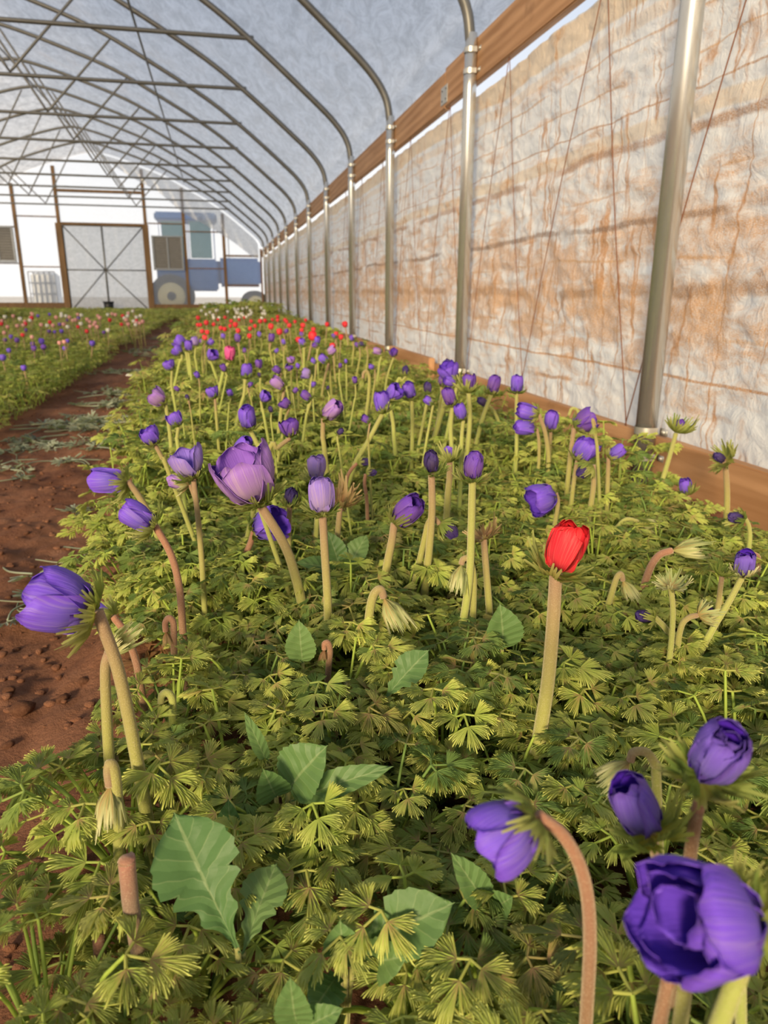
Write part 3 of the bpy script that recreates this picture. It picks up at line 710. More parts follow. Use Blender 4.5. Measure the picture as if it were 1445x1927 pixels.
# the rest of the beds as uncounted foliage
def mass(name, variants, pts, m, label, zs=1.):
    Vs, Fs, Us, Rs = [], [], [], []; o = 0
    va = [(np.array(v), f, np.array(u)) for v, f, u in variants]
    tri = [np.array([t for q in f for t in ([q] if len(q) == 3 else [(q[0], q[1], q[2]), (q[0], q[2], q[3])])]) for _, f, _ in va]
    for (x, y, z, s, r) in pts:
        k = int(nrg.integers(len(va))); a = nrg.uniform(0, 6.283); ca, sa = math.cos(a), math.sin(a)
        v = va[k][0]*s; tx = nrg.uniform(-.18, .18); 
        V = np.c_[v[:, 0]*ca-v[:, 1]*sa+x, v[:, 0]*sa+v[:, 1]*ca+y, v[:, 2]*zs+z+tx*v[:, 0]]
        Vs.append(V); Fs.append(tri[k]+o); Us.append(va[k][2]); Rs.append(np.full(len(V), r)); o += len(V)
    V = np.vstack(Vs); Fc = np.vstack(Fs); UV = np.vstack(Us); R_ = np.concatenate(Rs)
    me = bpy.data.meshes.new(name); me.vertices.add(len(V)); me.vertices.foreach_set('co', V.astype(np.float32).ravel())
    me.loops.add(len(Fc)*3); me.loops.foreach_set('vertex_index', Fc.astype(np.int32).ravel())
    me.polygons.add(len(Fc)); me.polygons.foreach_set('loop_start', np.arange(0, len(Fc)*3, 3, dtype=np.int32)); me.polygons.foreach_set('loop_total', np.full(len(Fc), 3, np.int32))
    me.polygons.foreach_set('use_smooth', np.ones(len(Fc), bool))
    l = me.uv_layers.new(name='UVMap'); l.data.foreach_set('uv', UV[Fc.ravel()].astype(np.float32).ravel())
    at = me.attributes.new('rnd', 'FLOAT', 'POINT'); at.data.foreach_set('value', R_.astype(np.float32))
    me.materials.append(m); me.update(calc_edges=True); me.validate()
    ob = put(name, me); tag(ob, label, 'foliage', kind='stuff'); print(name, len(Fc)); return ob
def lodset(lod, n, sl=1.):
    return [anemone_leaf(lr, lr.uniform(.022, .030)*sl, (.055+.11*(k/(n-1)))*(.9+.1*sl), .085-.05*(k/(n-1)), lod) for k in range(n)]
L0 = lodset(0, 8); L1 = lodset(1, 10, 1.1); L2 = lodset(2, 10, 1.7)
def scatter(x0, x1, y0, y1, dens, s=(.9, 1.25), margin=None):
    n = int((x1-x0)*(y1-y0)*dens); out = []
    for x, y in zip(nrg.uniform(x0, x1, n), nrg.uniform(y0, y1, n)):
        lo = BED_L(y)+.03 if margin == 'r' else x0
        if x < lo+.03*math.sin(y*9): continue
        u, v, d = proj((x, y, .15))
        if d < .05 or u < -160 or u > 1600: continue
        out.append((x, y, .02, nrg.uniform(*s)*(1.+.25*vnoise(x, y, 2.2, 3)), nrg.uniform()))
    return out
mass('foliage', L0, scatter(-.45, 1.02, NEAR_Y-.03, 2.35, 1050, margin='r'), M['leaf_mass'], 'dense lacy anemone leaves in the bed around the tall buds', 1)
mass('foliage', L1, scatter(-.55, 1.04, 2.35, 6.2, 900, margin='r'), M['leaf_mass'], 'dense anemone leaves under the scattered violet blooms')
mass('foliage', L2, scatter(-.6, 1.04, 6.2, 14, 420, (1., 1.3), 'r'), M['leaf_far'], 'green anemone foliage below the red and white flowers')
mass('foliage', L1, scatter(-3.0, -.88, 2.2, 6.5, 1000, (.60, .88)), M['leaf_far'], 'leafy green edge of the bed across the soil path')
mass('foliage', L2, scatter(-3.0, -.92, 6.5, 15, 520, (.62, .85)), M['leaf_far'], 'green foliage of the bed across the path under pale blooms')
mass('foliage', L2, scatter(-5.7, -3.4, 5.5, 15, 300, (1.1, 1.6)), M['leaf_far'], 'green foliage of the bed along the far side curtain')
mass('foliage', L2, scatter(-6.4, .95, 15, YE-.75, 300, (.9, 1.3)), M['leaf_far'], 'plain green crop filling the ground before the end wall', .62)
mass('foliage', L2, scatter(-.25, 1.0, 12.2, 14.6, 260, (1.4, 2.0)), M['leaf_far'], 'taller green tuft of leaves rising behind the white anemones', 1.1)

# ------------------------------------------------------------------ flower parts (unit: flower length 1 along +z)
PT = {  # v: radius, height ; half width ; wrap radius
 'bud':  ([(0, 0, 0), (.2, .20, .10), (.45, .34, .38), (.7, .31, .70), (.9, .17, .93), (1, .05, 1.0)], .44, .36),
 'half': ([(0, 0, 0), (.2, .22, .10), (.45, .38, .36), (.7, .40, .66), (.9, .34, .90), (1, .27, 1.0)], .47, .40),
 'cup':  ([(0, 0, 0), (.2, .26, .08), (.45, .47, .30), (.7, .56, .60), (.9, .56, .86), (1, .51, .97)], .55, .52),
 'open': ([(0, 0, 0), (.2, .26, .06), (.45, .55, .24), (.7, .80, .46), (.9, .96, .64), (1, 1.02, .70)], .56, .75),
}
def petal_mesh(kind, colr, seed, k=1., nu=9, nv=9):
    prof, W, wrap = PT[kind]; rg = random.Random(seed); p = np.array(prof)
    us = np.linspace(-1, 1, nu); vs_ = np.linspace(0, 1, nv); V, UV = [], []
    a1, a2, a3 = rg.uniform(0, 6), rg.uniform(0, 6), rg.uniform(-.05, .05); sk = rg.uniform(-.12, .12); tw = rg.uniform(.9, 1.1)
    for v in vs_:
        r = np.interp(v, p[:, 0], p[:, 1])*k; h = np.interp(v, p[:, 0], p[:, 2])*tw
        w = W*tw*max(0, 1-abs((v-.55)/.56)**2.4)**.5 if v < .99 else W*.52
        w = max(w, .05)
        for u in us:
            rad = max(wrap*k, .12); ph = u*w/rad
            tipdrop = (.13*abs(u)**2)*v**5
            rr = r+.035*math.sin(3*u+a1)*v*v+.02*math.sin(7*u+a2+3*v)*v+.03*abs(u)**3*v
            V.append((rr-rad*(1-math.cos(ph)), rad*math.sin(ph)+sk*v*v*.3, h-tipdrop+.02*math.sin(5*u+a2)*v)); UV.append((u*.5+.5, v))
    V = np.array(V); n = len(V)
    G = V.reshape(nv, nu, 3); dv = np.gradient(G, axis=0); du = np.gradient(G, axis=1); N = np.cross(du, dv).reshape(-1, 3); N /= np.linalg.norm(N, axis=1)[:, None]+1e-9
    V2 = V-N*.012
    idx = lambda i, j: i*nu+j
    F1 = [(idx(i, j), idx(i, j+1), idx(i+1, j+1), idx(i+1, j)) for i in range(nv-1) for j in range(nu-1)]
    F2 = [tuple(q+n for q in f[::-1]) for f in F1]
    rim = [idx(i, 0) for i in range(nv)]+[idx(nv-1, j) for j in range(1, nu)]+[idx(i, nu-1) for i in range(nv-2, -1, -1)]
    F3 = [(rim[i+1], rim[i], rim[i]+n, rim[i+1]+n) for i in range(len(rim)-1)]
    return mk('petal', np.vstack([V, V2]), F1+F2+F3, list(PM[colr]), uv=UV+UV, mi=[0]*len(F1)+[1]*len(F2)+[0]*len(F3), link=False)
_pc = {}
def petal(kind, colr, seed, k=1.):
    key = (kind, colr, seed % 4, round(k, 2))
    if key not in _pc: _pc[key] = petal_mesh(kind, colr, seed % 4+hash(kind) % 1 + 10*len(kind), k)
    return _pc[key]
def bract_mesh(elev, L, m, seed, span=1.9, bell=False):
    rg = random.Random(seed); b = blade(fan(4, span, .50, 3, .70, False, .10, .14, rg), L, 0, .12, True, .05, rg); V = b[0]
    out = []
    for x, y_, z in V:
        r = math.hypot(x, y_)/L
        if bell:
            a = math.atan2(y_, x)*.95; rr = L*(.20*min(1, r*3)+.16*r+.05*math.sin(a*7)*r); out.append((rr*math.cos(a), rr*math.sin(a), L*r*.98+z*.2))
        else:
            el_ = elev+.45*r*r+.12*math.sin(9*math.atan2(y_, x))*r; out.append((.06+x*math.cos(el_)-z*math.sin(el_), y_, x*math.sin(el_)+z*math.cos(el_)))
    return mk('bract', out, b[1], m, uv=b[2], link=False)
BR = {}
for nm, m in (('g', 'bract'), ('p', 'bract_pale'), ('b', 'bract_brown')):
    for st, (el_, L, bell) in {'spread': (-.02, .86, False), 'cup': (.48, .84, False), 'star': (.02, .85, False), 'bell': (0, 1.0, True), 'reflex': (-.55, .75, False)}.items():
        BR[nm, st] = [bract_mesh(el_, L, M[m], 31+q, bell=bell) for q in range(3)]
sv, sf, _ = tube([(0, 0, .02), (0, 0, .10), (0, 0, .22), (0, 0, .28)], [.10, .14, .11, .03], 10); SEED = mk('seed_head', sv, sf, M['seed'], link=False)
TOW = -np.array([math.sin(YAW), math.cos(YAW), 0]); RGT = np.array([math.cos(YAW), -math.sin(YAW), 0])
def frame(axis, spin):
    z = Vector(axis).normalized(); x = z.orthogonal().normalized(); y = z.cross(x)
    return Matrix(((x[0], y[0], z[0]), (x[1], y[1], z[1]), (x[2], y[2], z[2]))) @ Matrix.Rotation(spin, 3, 'Z')
fr_ = random.Random(99)
def stemline(pix, zb=None, hz=None):
    """pixels from the head down to where the stem meets the leaves; distance from the foliage it rises out of (zb) or the usual head height (hz)"""
    if hz is not None: Y = onZ(*pix[0], hz)[1]
    else: Y = onZ(*pix[-1], zb)[1]
    P = [onY(x, y_, Y) for x, y_ in pix]
    b = P[-1].copy()
    if b[2] > .03:
        d = P[-1]-P[-2]; d = d/max(1e-6, -d[2]) if d[2] < -1e-4 else np.array([0, 0, -1.])
        d[:2] = np.clip(d[:2], -.35, .35); n = b+np.array([d[0]*(b[2]-.02), d[1], 0])*.8; n[2] = .02; P.append(n)
    return P
def flower(kind, colr, sz, ang, tcw, pix, label, br='g', brs='spread', bsc=1., wpx=11, stem='stem', zb=.13, hz=None, npet=(3, 3), group=None, name='anemone_flower', spin=None, extra=0, detail=True):
    P = stemline(pix, zb, hz)
    d = (P[0]-CAM)@_F; S = sz*d/FPX; rw = max(.0016, wpx*.5*d/FPX)
    base = P[-1]; root = empty(name, tuple(base)); tag(root, label, 'flower', group)
    L = cr(np.array(P[::-1])-base, 6); n = len(L)
    V, Fc, UV = tube(L, np.linspace(1.12, .92, n)*rw, 10 if detail else 6); mk('stem', V, Fc, M[stem], root, uv=UV)
    a = math.radians(ang); axis = math.cos(a)*RGT+np.array([0, 0, math.sin(a)])+tcw*TOW
    R3 = frame(axis, fr_.uniform(0, 6.28) if spin is None else spin); top = Vector(P[0]-base)
    mw = lambda rz, s, dz=0: Matrix.Translation(top+R3@Vector((0, 0, dz*S))) @ (R3@Matrix.Rotation(rz, 3, 'Z')).to_4x4() @ Matrix.Scale(s, 4)
    if kind in PT:
        no, ni = npet
        off = .10 if brs != 'none' else 0
        for k in range(no): put('petal', petal(kind, colr, k, 1.), root, mw=mw(k*2*math.pi/no+fr_.uniform(-.12, .12), S*fr_.uniform(.95, 1.03), off))
        for k in range(ni): put('petal', petal(kind, colr, k+1, .86), root, mw=mw((k+.5)*2*math.pi/ni+fr_.uniform(-.12, .12), S*fr_.uniform(.92, 1.0), off))
        for k in range(extra): put('petal', petal(kind, colr, k+2, .55), root, mw=mw((k+.25)*2*math.pi/extra, S*fr_.uniform(.84, .92), off))
        if kind in ('open', 'cup'): put('seed_head', SEED, root, mw=mw(0, S, off))
    if brs != 'none':
        for k in range(3):
            me = BR[br, brs][k]; put('bract', me, root, mw=mw(k*2.094+fr_.uniform(-.2, .2), S*bsc*fr_.uniform(.9, 1.1)))
            if detail and brs != 'bell': put('bract', BR[br, brs][(k+1) % 3], root, mw=mw(k*2.094+1.05+fr_.uniform(-.2, .2), S*bsc*fr_.uniform(.72, .9), .03))
        if brs == 'bell':
            for k in range(3): put('bract', BR[br, brs][k], root, mw=mw(k*2.094+1.05, S*bsc*.9))
    return root
exec_flowers = []
FL = flower
# ---- blooms at the front of the bed
FL('cup', 'violet', 118, 160, .15, [(183, 1150), (222, 1260), (250, 1390), (270, 1500)], 'large violet anemone bowed towards the path on a thick curved stem', wpx=25, bsc=.85, zb=.14)
FL('half', 'violet', 62, 178, .0, [(240, 905), (262, 935), (290, 985), (300, 1030)], 'small violet anemone nodding sideways over the soil path', wpx=12, bsc=.8)
FL('half', 'violet', 62, 145, .1, [(292, 990), (322, 1045), (338, 1110), (345, 1200)], 'violet anemone with dark green collar on a bent brownish stem', wpx=14, stem='stem_brown')
FL('cup', 'lilac', 58, 105, .1, [(364, 900), (373, 980), (380, 1060), (384, 1130)], 'pale lilac cup anemone on a straight stem beside the path', wpx=11, brs='spread', bsc=.8, npet=(3, 2))
FL('bud', 'mauve', 40, 165, .1, [(357, 912), (368, 945), (374, 1000), (382, 1100)], 'pale mauve bud turned sideways under the lilac cup', wpx=8, br='p', brs='cup')
FL('none', 'dark', 70, 40, .1, [(205, 1228), (198, 1260), (201, 1350), (207, 1450)], 'fuzzy stem with a pale frilly bud bent behind the bowed violet bloom', br='p', brs='bell', wpx=20, stem='stem')
FL('none', 'dark', 88, 268, .2, [(207, 1478), (204, 1450), (208, 1437), (216, 1455), (222, 1520), (224, 1600)], 'pale green nodding bud hanging like a bell beside the cut stub', br='p', brs='bell', wpx=20, stem='stem')
FL('bud', 'violet', 46, 165, -.2, [(212, 1160), (235, 1190), (256, 1245), (266, 1300)], 'violet bud half hidden behind the bowed violet bloom on a red stem', wpx=14, stem='stem_brown')
FL('none', 'dark', 30, 280, .1, [(312, 1188), (311, 1172), (318, 1163), (326, 1172), (327, 1200), (328, 1240)], 'short brown hooked bud peeking from the leaves near the path', br='b', brs='bell', wpx=12, stem='stem_brown')
FL('none', 'dark', 26, 280, .1, [(303, 1322), (304, 1310), (313, 1303), (323, 1312), (325, 1330), (325, 1360)], 'short green hooked bud low among the leaves', br='g', brs='bell', wpx=14, stem='stem_green')
FL('cup', 'mauve', 102, 110, .12, [(488, 948), (535, 1025), (556, 1085), (572, 1155)], 'largest mauve anemone with broad pink veined petals held high', wpx=19, bsc=.7, brs='spread', npet=(4, 3))
FL('cup', 'violet', 62, 25, .25, [(478, 998), (472, 1020), (462, 1045), (452, 1080)], 'wide violet anemone tucked behind the mauve bloom', wpx=12, bsc=.7, npet=(3, 3), stem='stem_brown')
FL('bud', 'dark', 38, 80, .1, [(545, 955), (543, 985), (543, 1020), (543, 1060)], 'dark round bud right beside the mauve bloom', wpx=11, bsc=1.1, brs='cup')
FL('half', 'lilac', 64, 92, .08, [(607, 968), (611, 1040), (616, 1120), (618, 1195)], 'grey lilac anemone with ragged petals and a leafy collar', wpx=16, bsc=.85, brs='spread')
FL('half', 'lilac', 44, 92, .05, [(598, 905), (598, 950), (595, 1000), (592, 1040)], 'small lilac anemone standing behind the grey lilac one', wpx=10, stem='stem_green')
FL('none', 'dark', 62, 85, .1, [(640, 955), (637, 985), (634, 1025), (631, 1065)], 'brown frilly collar without petals beside the grey lilac bloom', br='b', brs='cup', bsc=1.1, wpx=11)
FL('bud', 'dark', 24, 10, .0, [(672, 872), (660, 885), (652, 905), (648, 960)], 'tiny black bud on a thin side stem', wpx=7, stem='stem_brown', brs='cup')
FL('bud', 'dark', 20, 10, .0, [(688, 892), (686, 910), (690, 940), (692, 985)], 'second tiny dark bud on a straight brown stem', wpx=7, stem='stem_brown', brs='cup')
FL('half', 'plum', 64, 50, .3, [(742, 985), (737, 1020), (729, 1060), (722, 1105)], 'plum anemone with crumpled petals leaning over its ruffled collar', wpx=15, bsc=.85, brs='cup', npet=(4, 3))
FL('bud', 'dark', 44, 95, .1, [(812, 892), (813, 960), (808, 1030), (800, 1105)], 'dark egg shaped bud on a tall fuzzy brown stem', wpx=14, bsc=1., brs='spread')
FL('bud', 'violet', 30, 100, .05, [(846, 870), (846, 900), (843, 930), (838, 1010)], 'small violet bud deep in a big ruffled collar', wpx=12, bsc=1.7, brs='cup')
FL('bud', 'plum', 54, 88, .1, [(889, 905), (887, 990), (883, 1090), (868, 1195)], 'plump plum coloured bud standing upright on a green stem', wpx=15, bsc=.9, brs='spread', stem='stem_green')
FL('bud', 'dark', 40, 325, .1, [(826, 985), (815, 975), (806, 985), (800, 1010), (780, 1100)], 'dark drooping bud hanging under a leafy collar', wpx=11, brs='cup', bsc=1.)
FL('none', 'dark', 82, 300, .2, [(722, 1124), (716, 1109), (704, 1118), (696, 1150), (688, 1225)], 'hooked stem ending in a spent pale frill drooping sideways', br='p', brs='bell', bsc=.95, wpx=16, stem='stem')
FL('none', 'dark', 60, 262, .2, [(868, 1062), (872, 1052), (883, 1054), (891, 1090), (889, 1190)], 'hooked stem with a hanging green frilly bud next to the spent brown head', br='p', brs='bell', wpx=12, stem='stem')
FL('none', 'dark', 50, 110, .0, [(910, 1012), (913, 1050), (917, 1100), (921, 1155)], 'spent shaggy brown seed head on a pinkish stem', br='b', brs='star', bsc=1., wpx=13, stem='stem')
FL('none', 'dark', 26, 265, .1, [(610, 1222), (610, 1212), (617, 1210), (621, 1225), (618, 1260)], 'thin brown hooked bud in front of the grey lilac stem', br='b', brs='bell', wpx=11, stem='stem_brown')
FL('cup', 'violet', 54, 195, .3, [(1046, 928), (1050, 945), (1046, 975), (1040, 1010)], 'rounded violet anemone drooping over the leaves between dark buds', wpx=8, brs='cup', bsc=.5, npet=(4, 3))
FL('half', 'red', 92, 75, .05, [(1046, 1080), (1040, 1180), (1030, 1290), (1012, 1405)], 'single scarlet anemone with upright petal above a ruffled green collar', wpx=27, bsc=1.02, brs='spread', npet=(3, 2))
FL('none', 'dark', 44, 340, .1, [(1200, 981), (1180, 977), (1165, 988), (1152, 1010)], 'pale green bud arching low beside the base board soil', br='p', brs='bell', wpx=8, stem='stem_green')
FL('none', 'dark', 62, 8, .1, [(1264, 1036), (1240, 1045), (1222, 1072), (1206, 1125)], 'thick brown stem arching over to a pale tufted bud', br='p', brs='bell', wpx=14, stem='stem_brown')
FL('none', 'dark', 52, 100, .1, [(1262, 1105), (1266, 1150), (1262, 1220), (1252, 1280)], 'pale star shaped frill with no petals on an upright stem', br='p', brs='star', bsc=1., wpx=11, stem='stem_green')
FL('bud', 'dark', 36, 170, .1, [(1232, 1162), (1250, 1180), (1266, 1205), (1285, 1245)], 'dark sideways bud beside the pale star frill', br='g', brs='cup', bsc=1.2, wpx=12, stem='stem_green')
FL('bud', 'dark', 30, 20, .05, [(1312, 1158), (1295, 1163), (1280, 1185), (1268, 1270)], 'small dark bud cupped in a pale green frill facing the boards', br='p', brs='cup', bsc=1.6, wpx=11, stem='stem')
FL('none', 'dark', 44, 80, .05, [(1358, 1085), (1355, 1110), (1350, 1150), (1347, 1180)], 'yellow green frill missing its petals next to the blue bloom', br='g', brs='cup', bsc=.9, wpx=10)
FL('half', 'blue', 46, 95, .2, [(1397, 1085), (1370, 1135), (1340, 1185), (1310, 1245)], 'round blue violet anemone on a pale slanting stem', wpx=12, stem='stem_green', br='p', brs='cup', bsc=.9, npet=(4, 3))
FL('bud', 'dark', 32, 175, .05, [(1402, 975), (1409, 990), (1411, 1010), (1408, 1040)], 'dark bud turned sideways in front of the base board corner', wpx=8, stem='stem_green', brs='cup', bsc=1.2)
FL('none', 'dark', 26, 260, .1, [(1402, 1062), (1405, 1046), (1418, 1042), (1428, 1052), (1425, 1085)], 'small brown hook near the round blue bloom', br='b', brs='bell', wpx=8, stem='stem_brown')
FL('none', 'dark', 44, 300, .0, [(1172, 1092), (1168, 1080), (1160, 1088), (1150, 1120), (1138, 1160)], 'bent brown stem with a grey frill behind the arching bud', br='p', brs='bell', wpx=11, stem='stem')
# ---- closest blooms
FL('cup', 'violet', 122, 212, .12, [(1012, 1535), (1062, 1575), (1098, 1650), (1110, 1760), (1102, 1935)], 'violet anemone nodding on a long brown arching stem low in the bed', wpx=27, hz=.325, stem='stem_brown', br='g', brs='spread', bsc=.95, npet=(3, 3))
FL('none', 'dark', 76, 222, .1, [(1186, 1432), (1192, 1416), (1216, 1416), (1232, 1440), (1236, 1490)], 'pale hanging frill on a hooked stem between the big violet blooms', br='p', brs='bell', wpx=17, hz=.27, stem='stem')
FL('half', 'blue', 108, 118, -.15, [(1226, 1572), (1240, 1640), (1250, 1720), (1255, 1800)], 'tight blue violet anemone rising behind the biggest bloom', wpx=22, hz=.29, brs='spread', bsc=1.0)
FL('half', 'blue', 122, 82, .38, [(1322, 1462), (1318, 1500), (1308, 1545), (1300, 1600)], 'deep blue anemone with rolled petals like a rose', wpx=24, hz=.325, brs='spread', bsc=1.0, npet=(4, 3), extra=3, stem='stem_brown')
FL('cup', 'violet', 195, 166, .22, [(1418, 1735), (1385, 1850), (1350, 1935)], 'biggest violet anemone with open curled petals and pale rims', wpx=36, hz=.325, brs='reflex', bsc=.7, npet=(4, 3), extra=2, stem='stem_green')
FL('none', 'dark', 60, 60, 0, [(1264, 1800), (1258, 1840), (1246, 1900)], 'bare brown flower stem under the biggest violet bloom', br='g', brs='cup', wpx=26, hz=.26, stem='stem_brown')
FL('none', 'dark', 60, 60, 0, [(1296, 1790), (1290, 1850), (1278, 1935)], 'bare tan flower stem standing beside the bare brown one', br='g', brs='cup', wpx=28, hz=.27, stem='stem')
FL('none', 'dark', 80, 70, -.2, [(1385, 1690), (1388, 1740), (1392, 1800)], 'leafy green frill behind the biggest violet bloom', br='g', brs='cup', bsc=1.2, wpx=22, hz=.28, stem='stem_green')
# ---- by the tarp and stout post
WB = 'buds and blooms beside the base board'
FL('bud', 'plum', 26, 70, .05, [(1272, 815), (1258, 865), (1243, 915), (1228, 972)], 'small bud in a ruffled collar leaning tall against the tarp', wpx=9, stem='stem_green', brs='cup', bsc=1.9, zb=.03)
FL('bud', 'dark', 26, 150, .05, [(1364, 868), (1367, 905), (1368, 940), (1366, 985)], 'grey bud under a big sideways collar standing before the board knots', wpx=11, brs='spread', bsc=1.9, zb=.05)
FL('half', 'violet', 30, 110, .05, [(1294, 932), (1296, 942), (1296, 955), (1296, 975)], 'short violet bloom sitting on its collar low by the base board', wpx=7, brs='cup', bsc=1.1, zb=.06)
FL('half', 'violet', 38, 165, .1, [(1014, 780), (1026, 815), (1032, 860), (1030, 905)], 'violet bloom tilted beside the upright small one near the tarp', wpx=8, brs='cup', bsc=.9)
FL('half', 'violet', 38, 175, .1, [(1010, 806), (1014, 830), (1014, 870), (1010, 905)], 'violet bloom just beneath the tilted one near the tarp', wpx=6, brs='cup', bsc=.6)
FL('half', 'violet', 34, 90, .1, [(1036, 811), (1035, 830), (1034, 850), (1030, 890)], 'upright small violet tulip like bloom near the tarp', wpx=7, bsc=.8)
FL('cup', 'plum', 42, 35, .1, [(1080, 806), (1074, 850), (1070, 890), (1066, 935)], 'deep violet bloom leaning towards the stout post', wpx=9, bsc=.9, brs='cup')
FL('none', 'dark', 24, 250, .1, [(1070, 782), (1076, 769), (1086, 772), (1090, 790), (1088, 830)], 'dark hooked bud behind the deep violet bloom', br='g', brs='bell', wpx=6, stem='stem_green')
FL('cup', 'violet', 44, 60, .15, [(1086, 866), (1082, 890), (1078, 920), (1074, 960)], 'open violet bloom with loose petals below the leaning one', wpx=8, bsc=.8, brs='spread')
FL('bud', 'dark', 34, 215, .1, [(1116, 875), (1117, 910), (1112, 950), (1105, 992)], 'dark bud bowed under a ruffled green collar', wpx=10, bsc=1.2, brs='cup')
FL('half', 'violet', 30, 40, .1, [(1145, 862), (1144, 890), (1143, 920), (1142, 955)], 'little violet bloom at the foot of the stout post', wpx=8, bsc=1.)
FL('half', 'violet', 30, 90, .05, [(972, 740), (972, 790), (972, 840), (970, 885)], 'neat upright violet bloom against the white tarp', wpx=7, bsc=.9, stem='stem_green')
FL('half', 'plum', 32, 80, .05, [(925, 742), (912, 775), (902, 810), (894, 850)], 'squarish violet bloom on a pale stem by the base board', wpx=8, bsc=.9, stem='stem_green')
FL('half', 'plum', 32, 90, .05, [(882, 740), (884, 790), (880, 840), (874, 885)], 'violet bloom with a wide collar next to the squarish one', wpx=9, bsc=1.3, brs='cup', stem='stem_green')
FL('bud', 'dark', 22, 150, .05, [(918, 762), (930, 775), (940, 800), (942, 830)], 'dark bud hooked down beside the squarish violet bloom', wpx=6, bsc=.6, brs='cup', stem='stem_green')
# ---- middle of the bed, by pixel (head), size, colour, stem foot
MID = [(300, 748, 30, 'mauve', 325, 900), (331, 790, 27, 'violet', 336, 850), (286, 820, 32, 'violet', 318, 890), (468, 787, 38, 'violet', 492, 860), (545, 806, 33, 'plum', 502, 862), (456, 838, 34, 'violet', 462, 880),
 (622, 772, 38, 'mauve', 612, 858), (401, 739, 21, 'violet', 408, 796), (464, 700, 25, 'violet', 450, 776), (434, 667, 24, 'pink', 420, 700), (422, 693, 14, 'plum', 424, 720), (399, 669, 20, 'violet', 400, 690), (320, 688, 19, 'violet', 328, 755),
 (340, 645, 22, 'violet', 356, 700), (335, 661, 18, 'violet', 336, 690), (356, 651, 18, 'violet', 358, 690), (368, 643, 16, 'lilac', 370, 690), (380, 643, 11, 'plum', 381, 690), (395, 645, 13, 'violet', 388, 690), (488, 686, 16, 'plum', 490, 720),
 (523, 697, 16, 'plum', 524, 740), (542, 692, 13, 'plum', 541, 740), (548, 678, 14, 'mauve', 548, 720), (525, 722, 25, 'mauve', 528, 780), (498, 747, 20, 'violet', 498, 790), (538, 760, 19, 'plum', 535, 800), (434, 740, 13, 'violet', 430, 775),
 (447, 638, 14, 'plum', 450, 660), (420, 634, 10, 'violet', 420, 665), (511, 637, 15, 'plum', 510, 670), (489, 630, 12, 'violet', 489, 670), (538, 624, 9, 'plum', 538, 650), (534, 644, 11, 'violet', 534, 670), (334, 732, 12, 'plum', 340, 765),
 (570, 646, 15, 'violet', 572, 680), (597, 642, 14, 'violet', 598, 690), (595, 650, 12, 'plum', 594, 690), (629, 633, 10, 'plum', 630, 665), (621, 662, 18, 'mauve', 622, 720), (611, 677, 18, 'violet', 604, 760), (591, 680, 11, 'violet', 592, 720), (662, 637, 10, 'violet', 664, 670),
 (672, 649, 11, 'plum', 674, 690), (683, 648, 13, 'dark', 690, 690), (712, 661, 16, 'mauve', 712, 700), (740, 664, 15, 'plum', 724, 740), (578, 703, 18, 'lilac', 577, 790), (578, 746, 20, 'plum', 574, 800), (763, 698, 18, 'dark', 745, 725), (740, 739, 28, 'violet', 742, 830),
 (718, 760, 36, 'violet', 662, 890), (770, 736, 28, 'violet', 775, 850), (805, 731, 22, 'dark', 786, 850), (808, 756, 18, 'violet', 800, 845), (846, 748, 30, 'plum', 850, 850), (845, 701, 34, 'violet', 842, 740), (850, 718, 22, 'violet', 852, 760), (843, 684, 17, 'dark', 842, 720), (867, 777, 28, 'violet', 868, 850),
 (832, 716, 20, 'plum', 828, 760), (617, 730, 9, 'dark', 618, 760), (651, 680, 9, 'violet', 652, 730), (353, 748, 11, 'dark', 362, 800), (489, 706, 10, 'dark', 490, 740), (569, 630, 9, 'plum', 570, 660), (640, 688, 10, 'plum', 642, 740), (700, 690, 11, 'violet', 702, 740), (668, 716, 12, 'plum', 664, 770), (590, 724, 11, 'violet', 590, 770), (470, 724, 12, 'plum', 474, 760), (372, 706, 12, 'violet', 376, 745), (555, 735, 11, 'plum', 556, 780), (510, 770, 13, 'dark', 512, 810), (690, 790, 16, 'plum', 694, 850), (640, 812, 15, 'dark', 640, 860), (520, 660, 10, 'violet', 521, 700), (460, 660, 10, 'plum', 461, 690), (560, 690, 10, 'violet', 560, 730)]
WORD = {'violet': 'violet', 'plum': 'dark purple', 'mauve': 'mauve pink', 'lilac': 'pale lilac', 'dark': 'blackish purple', 'pink': 'bright magenta', 'red': 'scarlet', 'rose': 'rose pink', 'white': 'white'}
mr = random.Random(17)
for x, y, s, c, bx, by in MID:
    kd = 'bud' if c == 'dark' else mr.choice(['half', 'half', 'cup']) if s > 12 else mr.choice(['half', 'bud'])
    ang = mr.choice([80, 95, 110, 140, 45, 165]) if c != 'pink' else 85
    a = math.radians(ang); ax, ay = x-math.cos(a)*s*.5, y+math.sin(a)*s*.55
    big = s > 17
    lab = 'bright magenta anemone, the only one among the violet blooms' if c == 'pink' else '%s anemone %s on a thin stem mid bed before the red clump' % (WORD[c], 'bud' if kd == 'bud' else 'bloom')
    FL(kd, c, s*1.05, ang, mr.uniform(-.1, .3), [(ax, ay), ((ax+bx)/2+mr.uniform(-3, 3), (ay+by)/2), (bx, by)], lab, wpx=max(3., min(9, s*.26)), hz=.315+mr.uniform(-.015, .02), stem=mr.choice(['stem', 'stem_green', 'stem_green']), bsc=.85,
       brs='cup' if mr.random() < .5 else 'spread', npet=(3, 3) if big else (3, 0), group=None if c == 'pink' else 'small %s anemones mid bed' % WORD[c], detail=big)
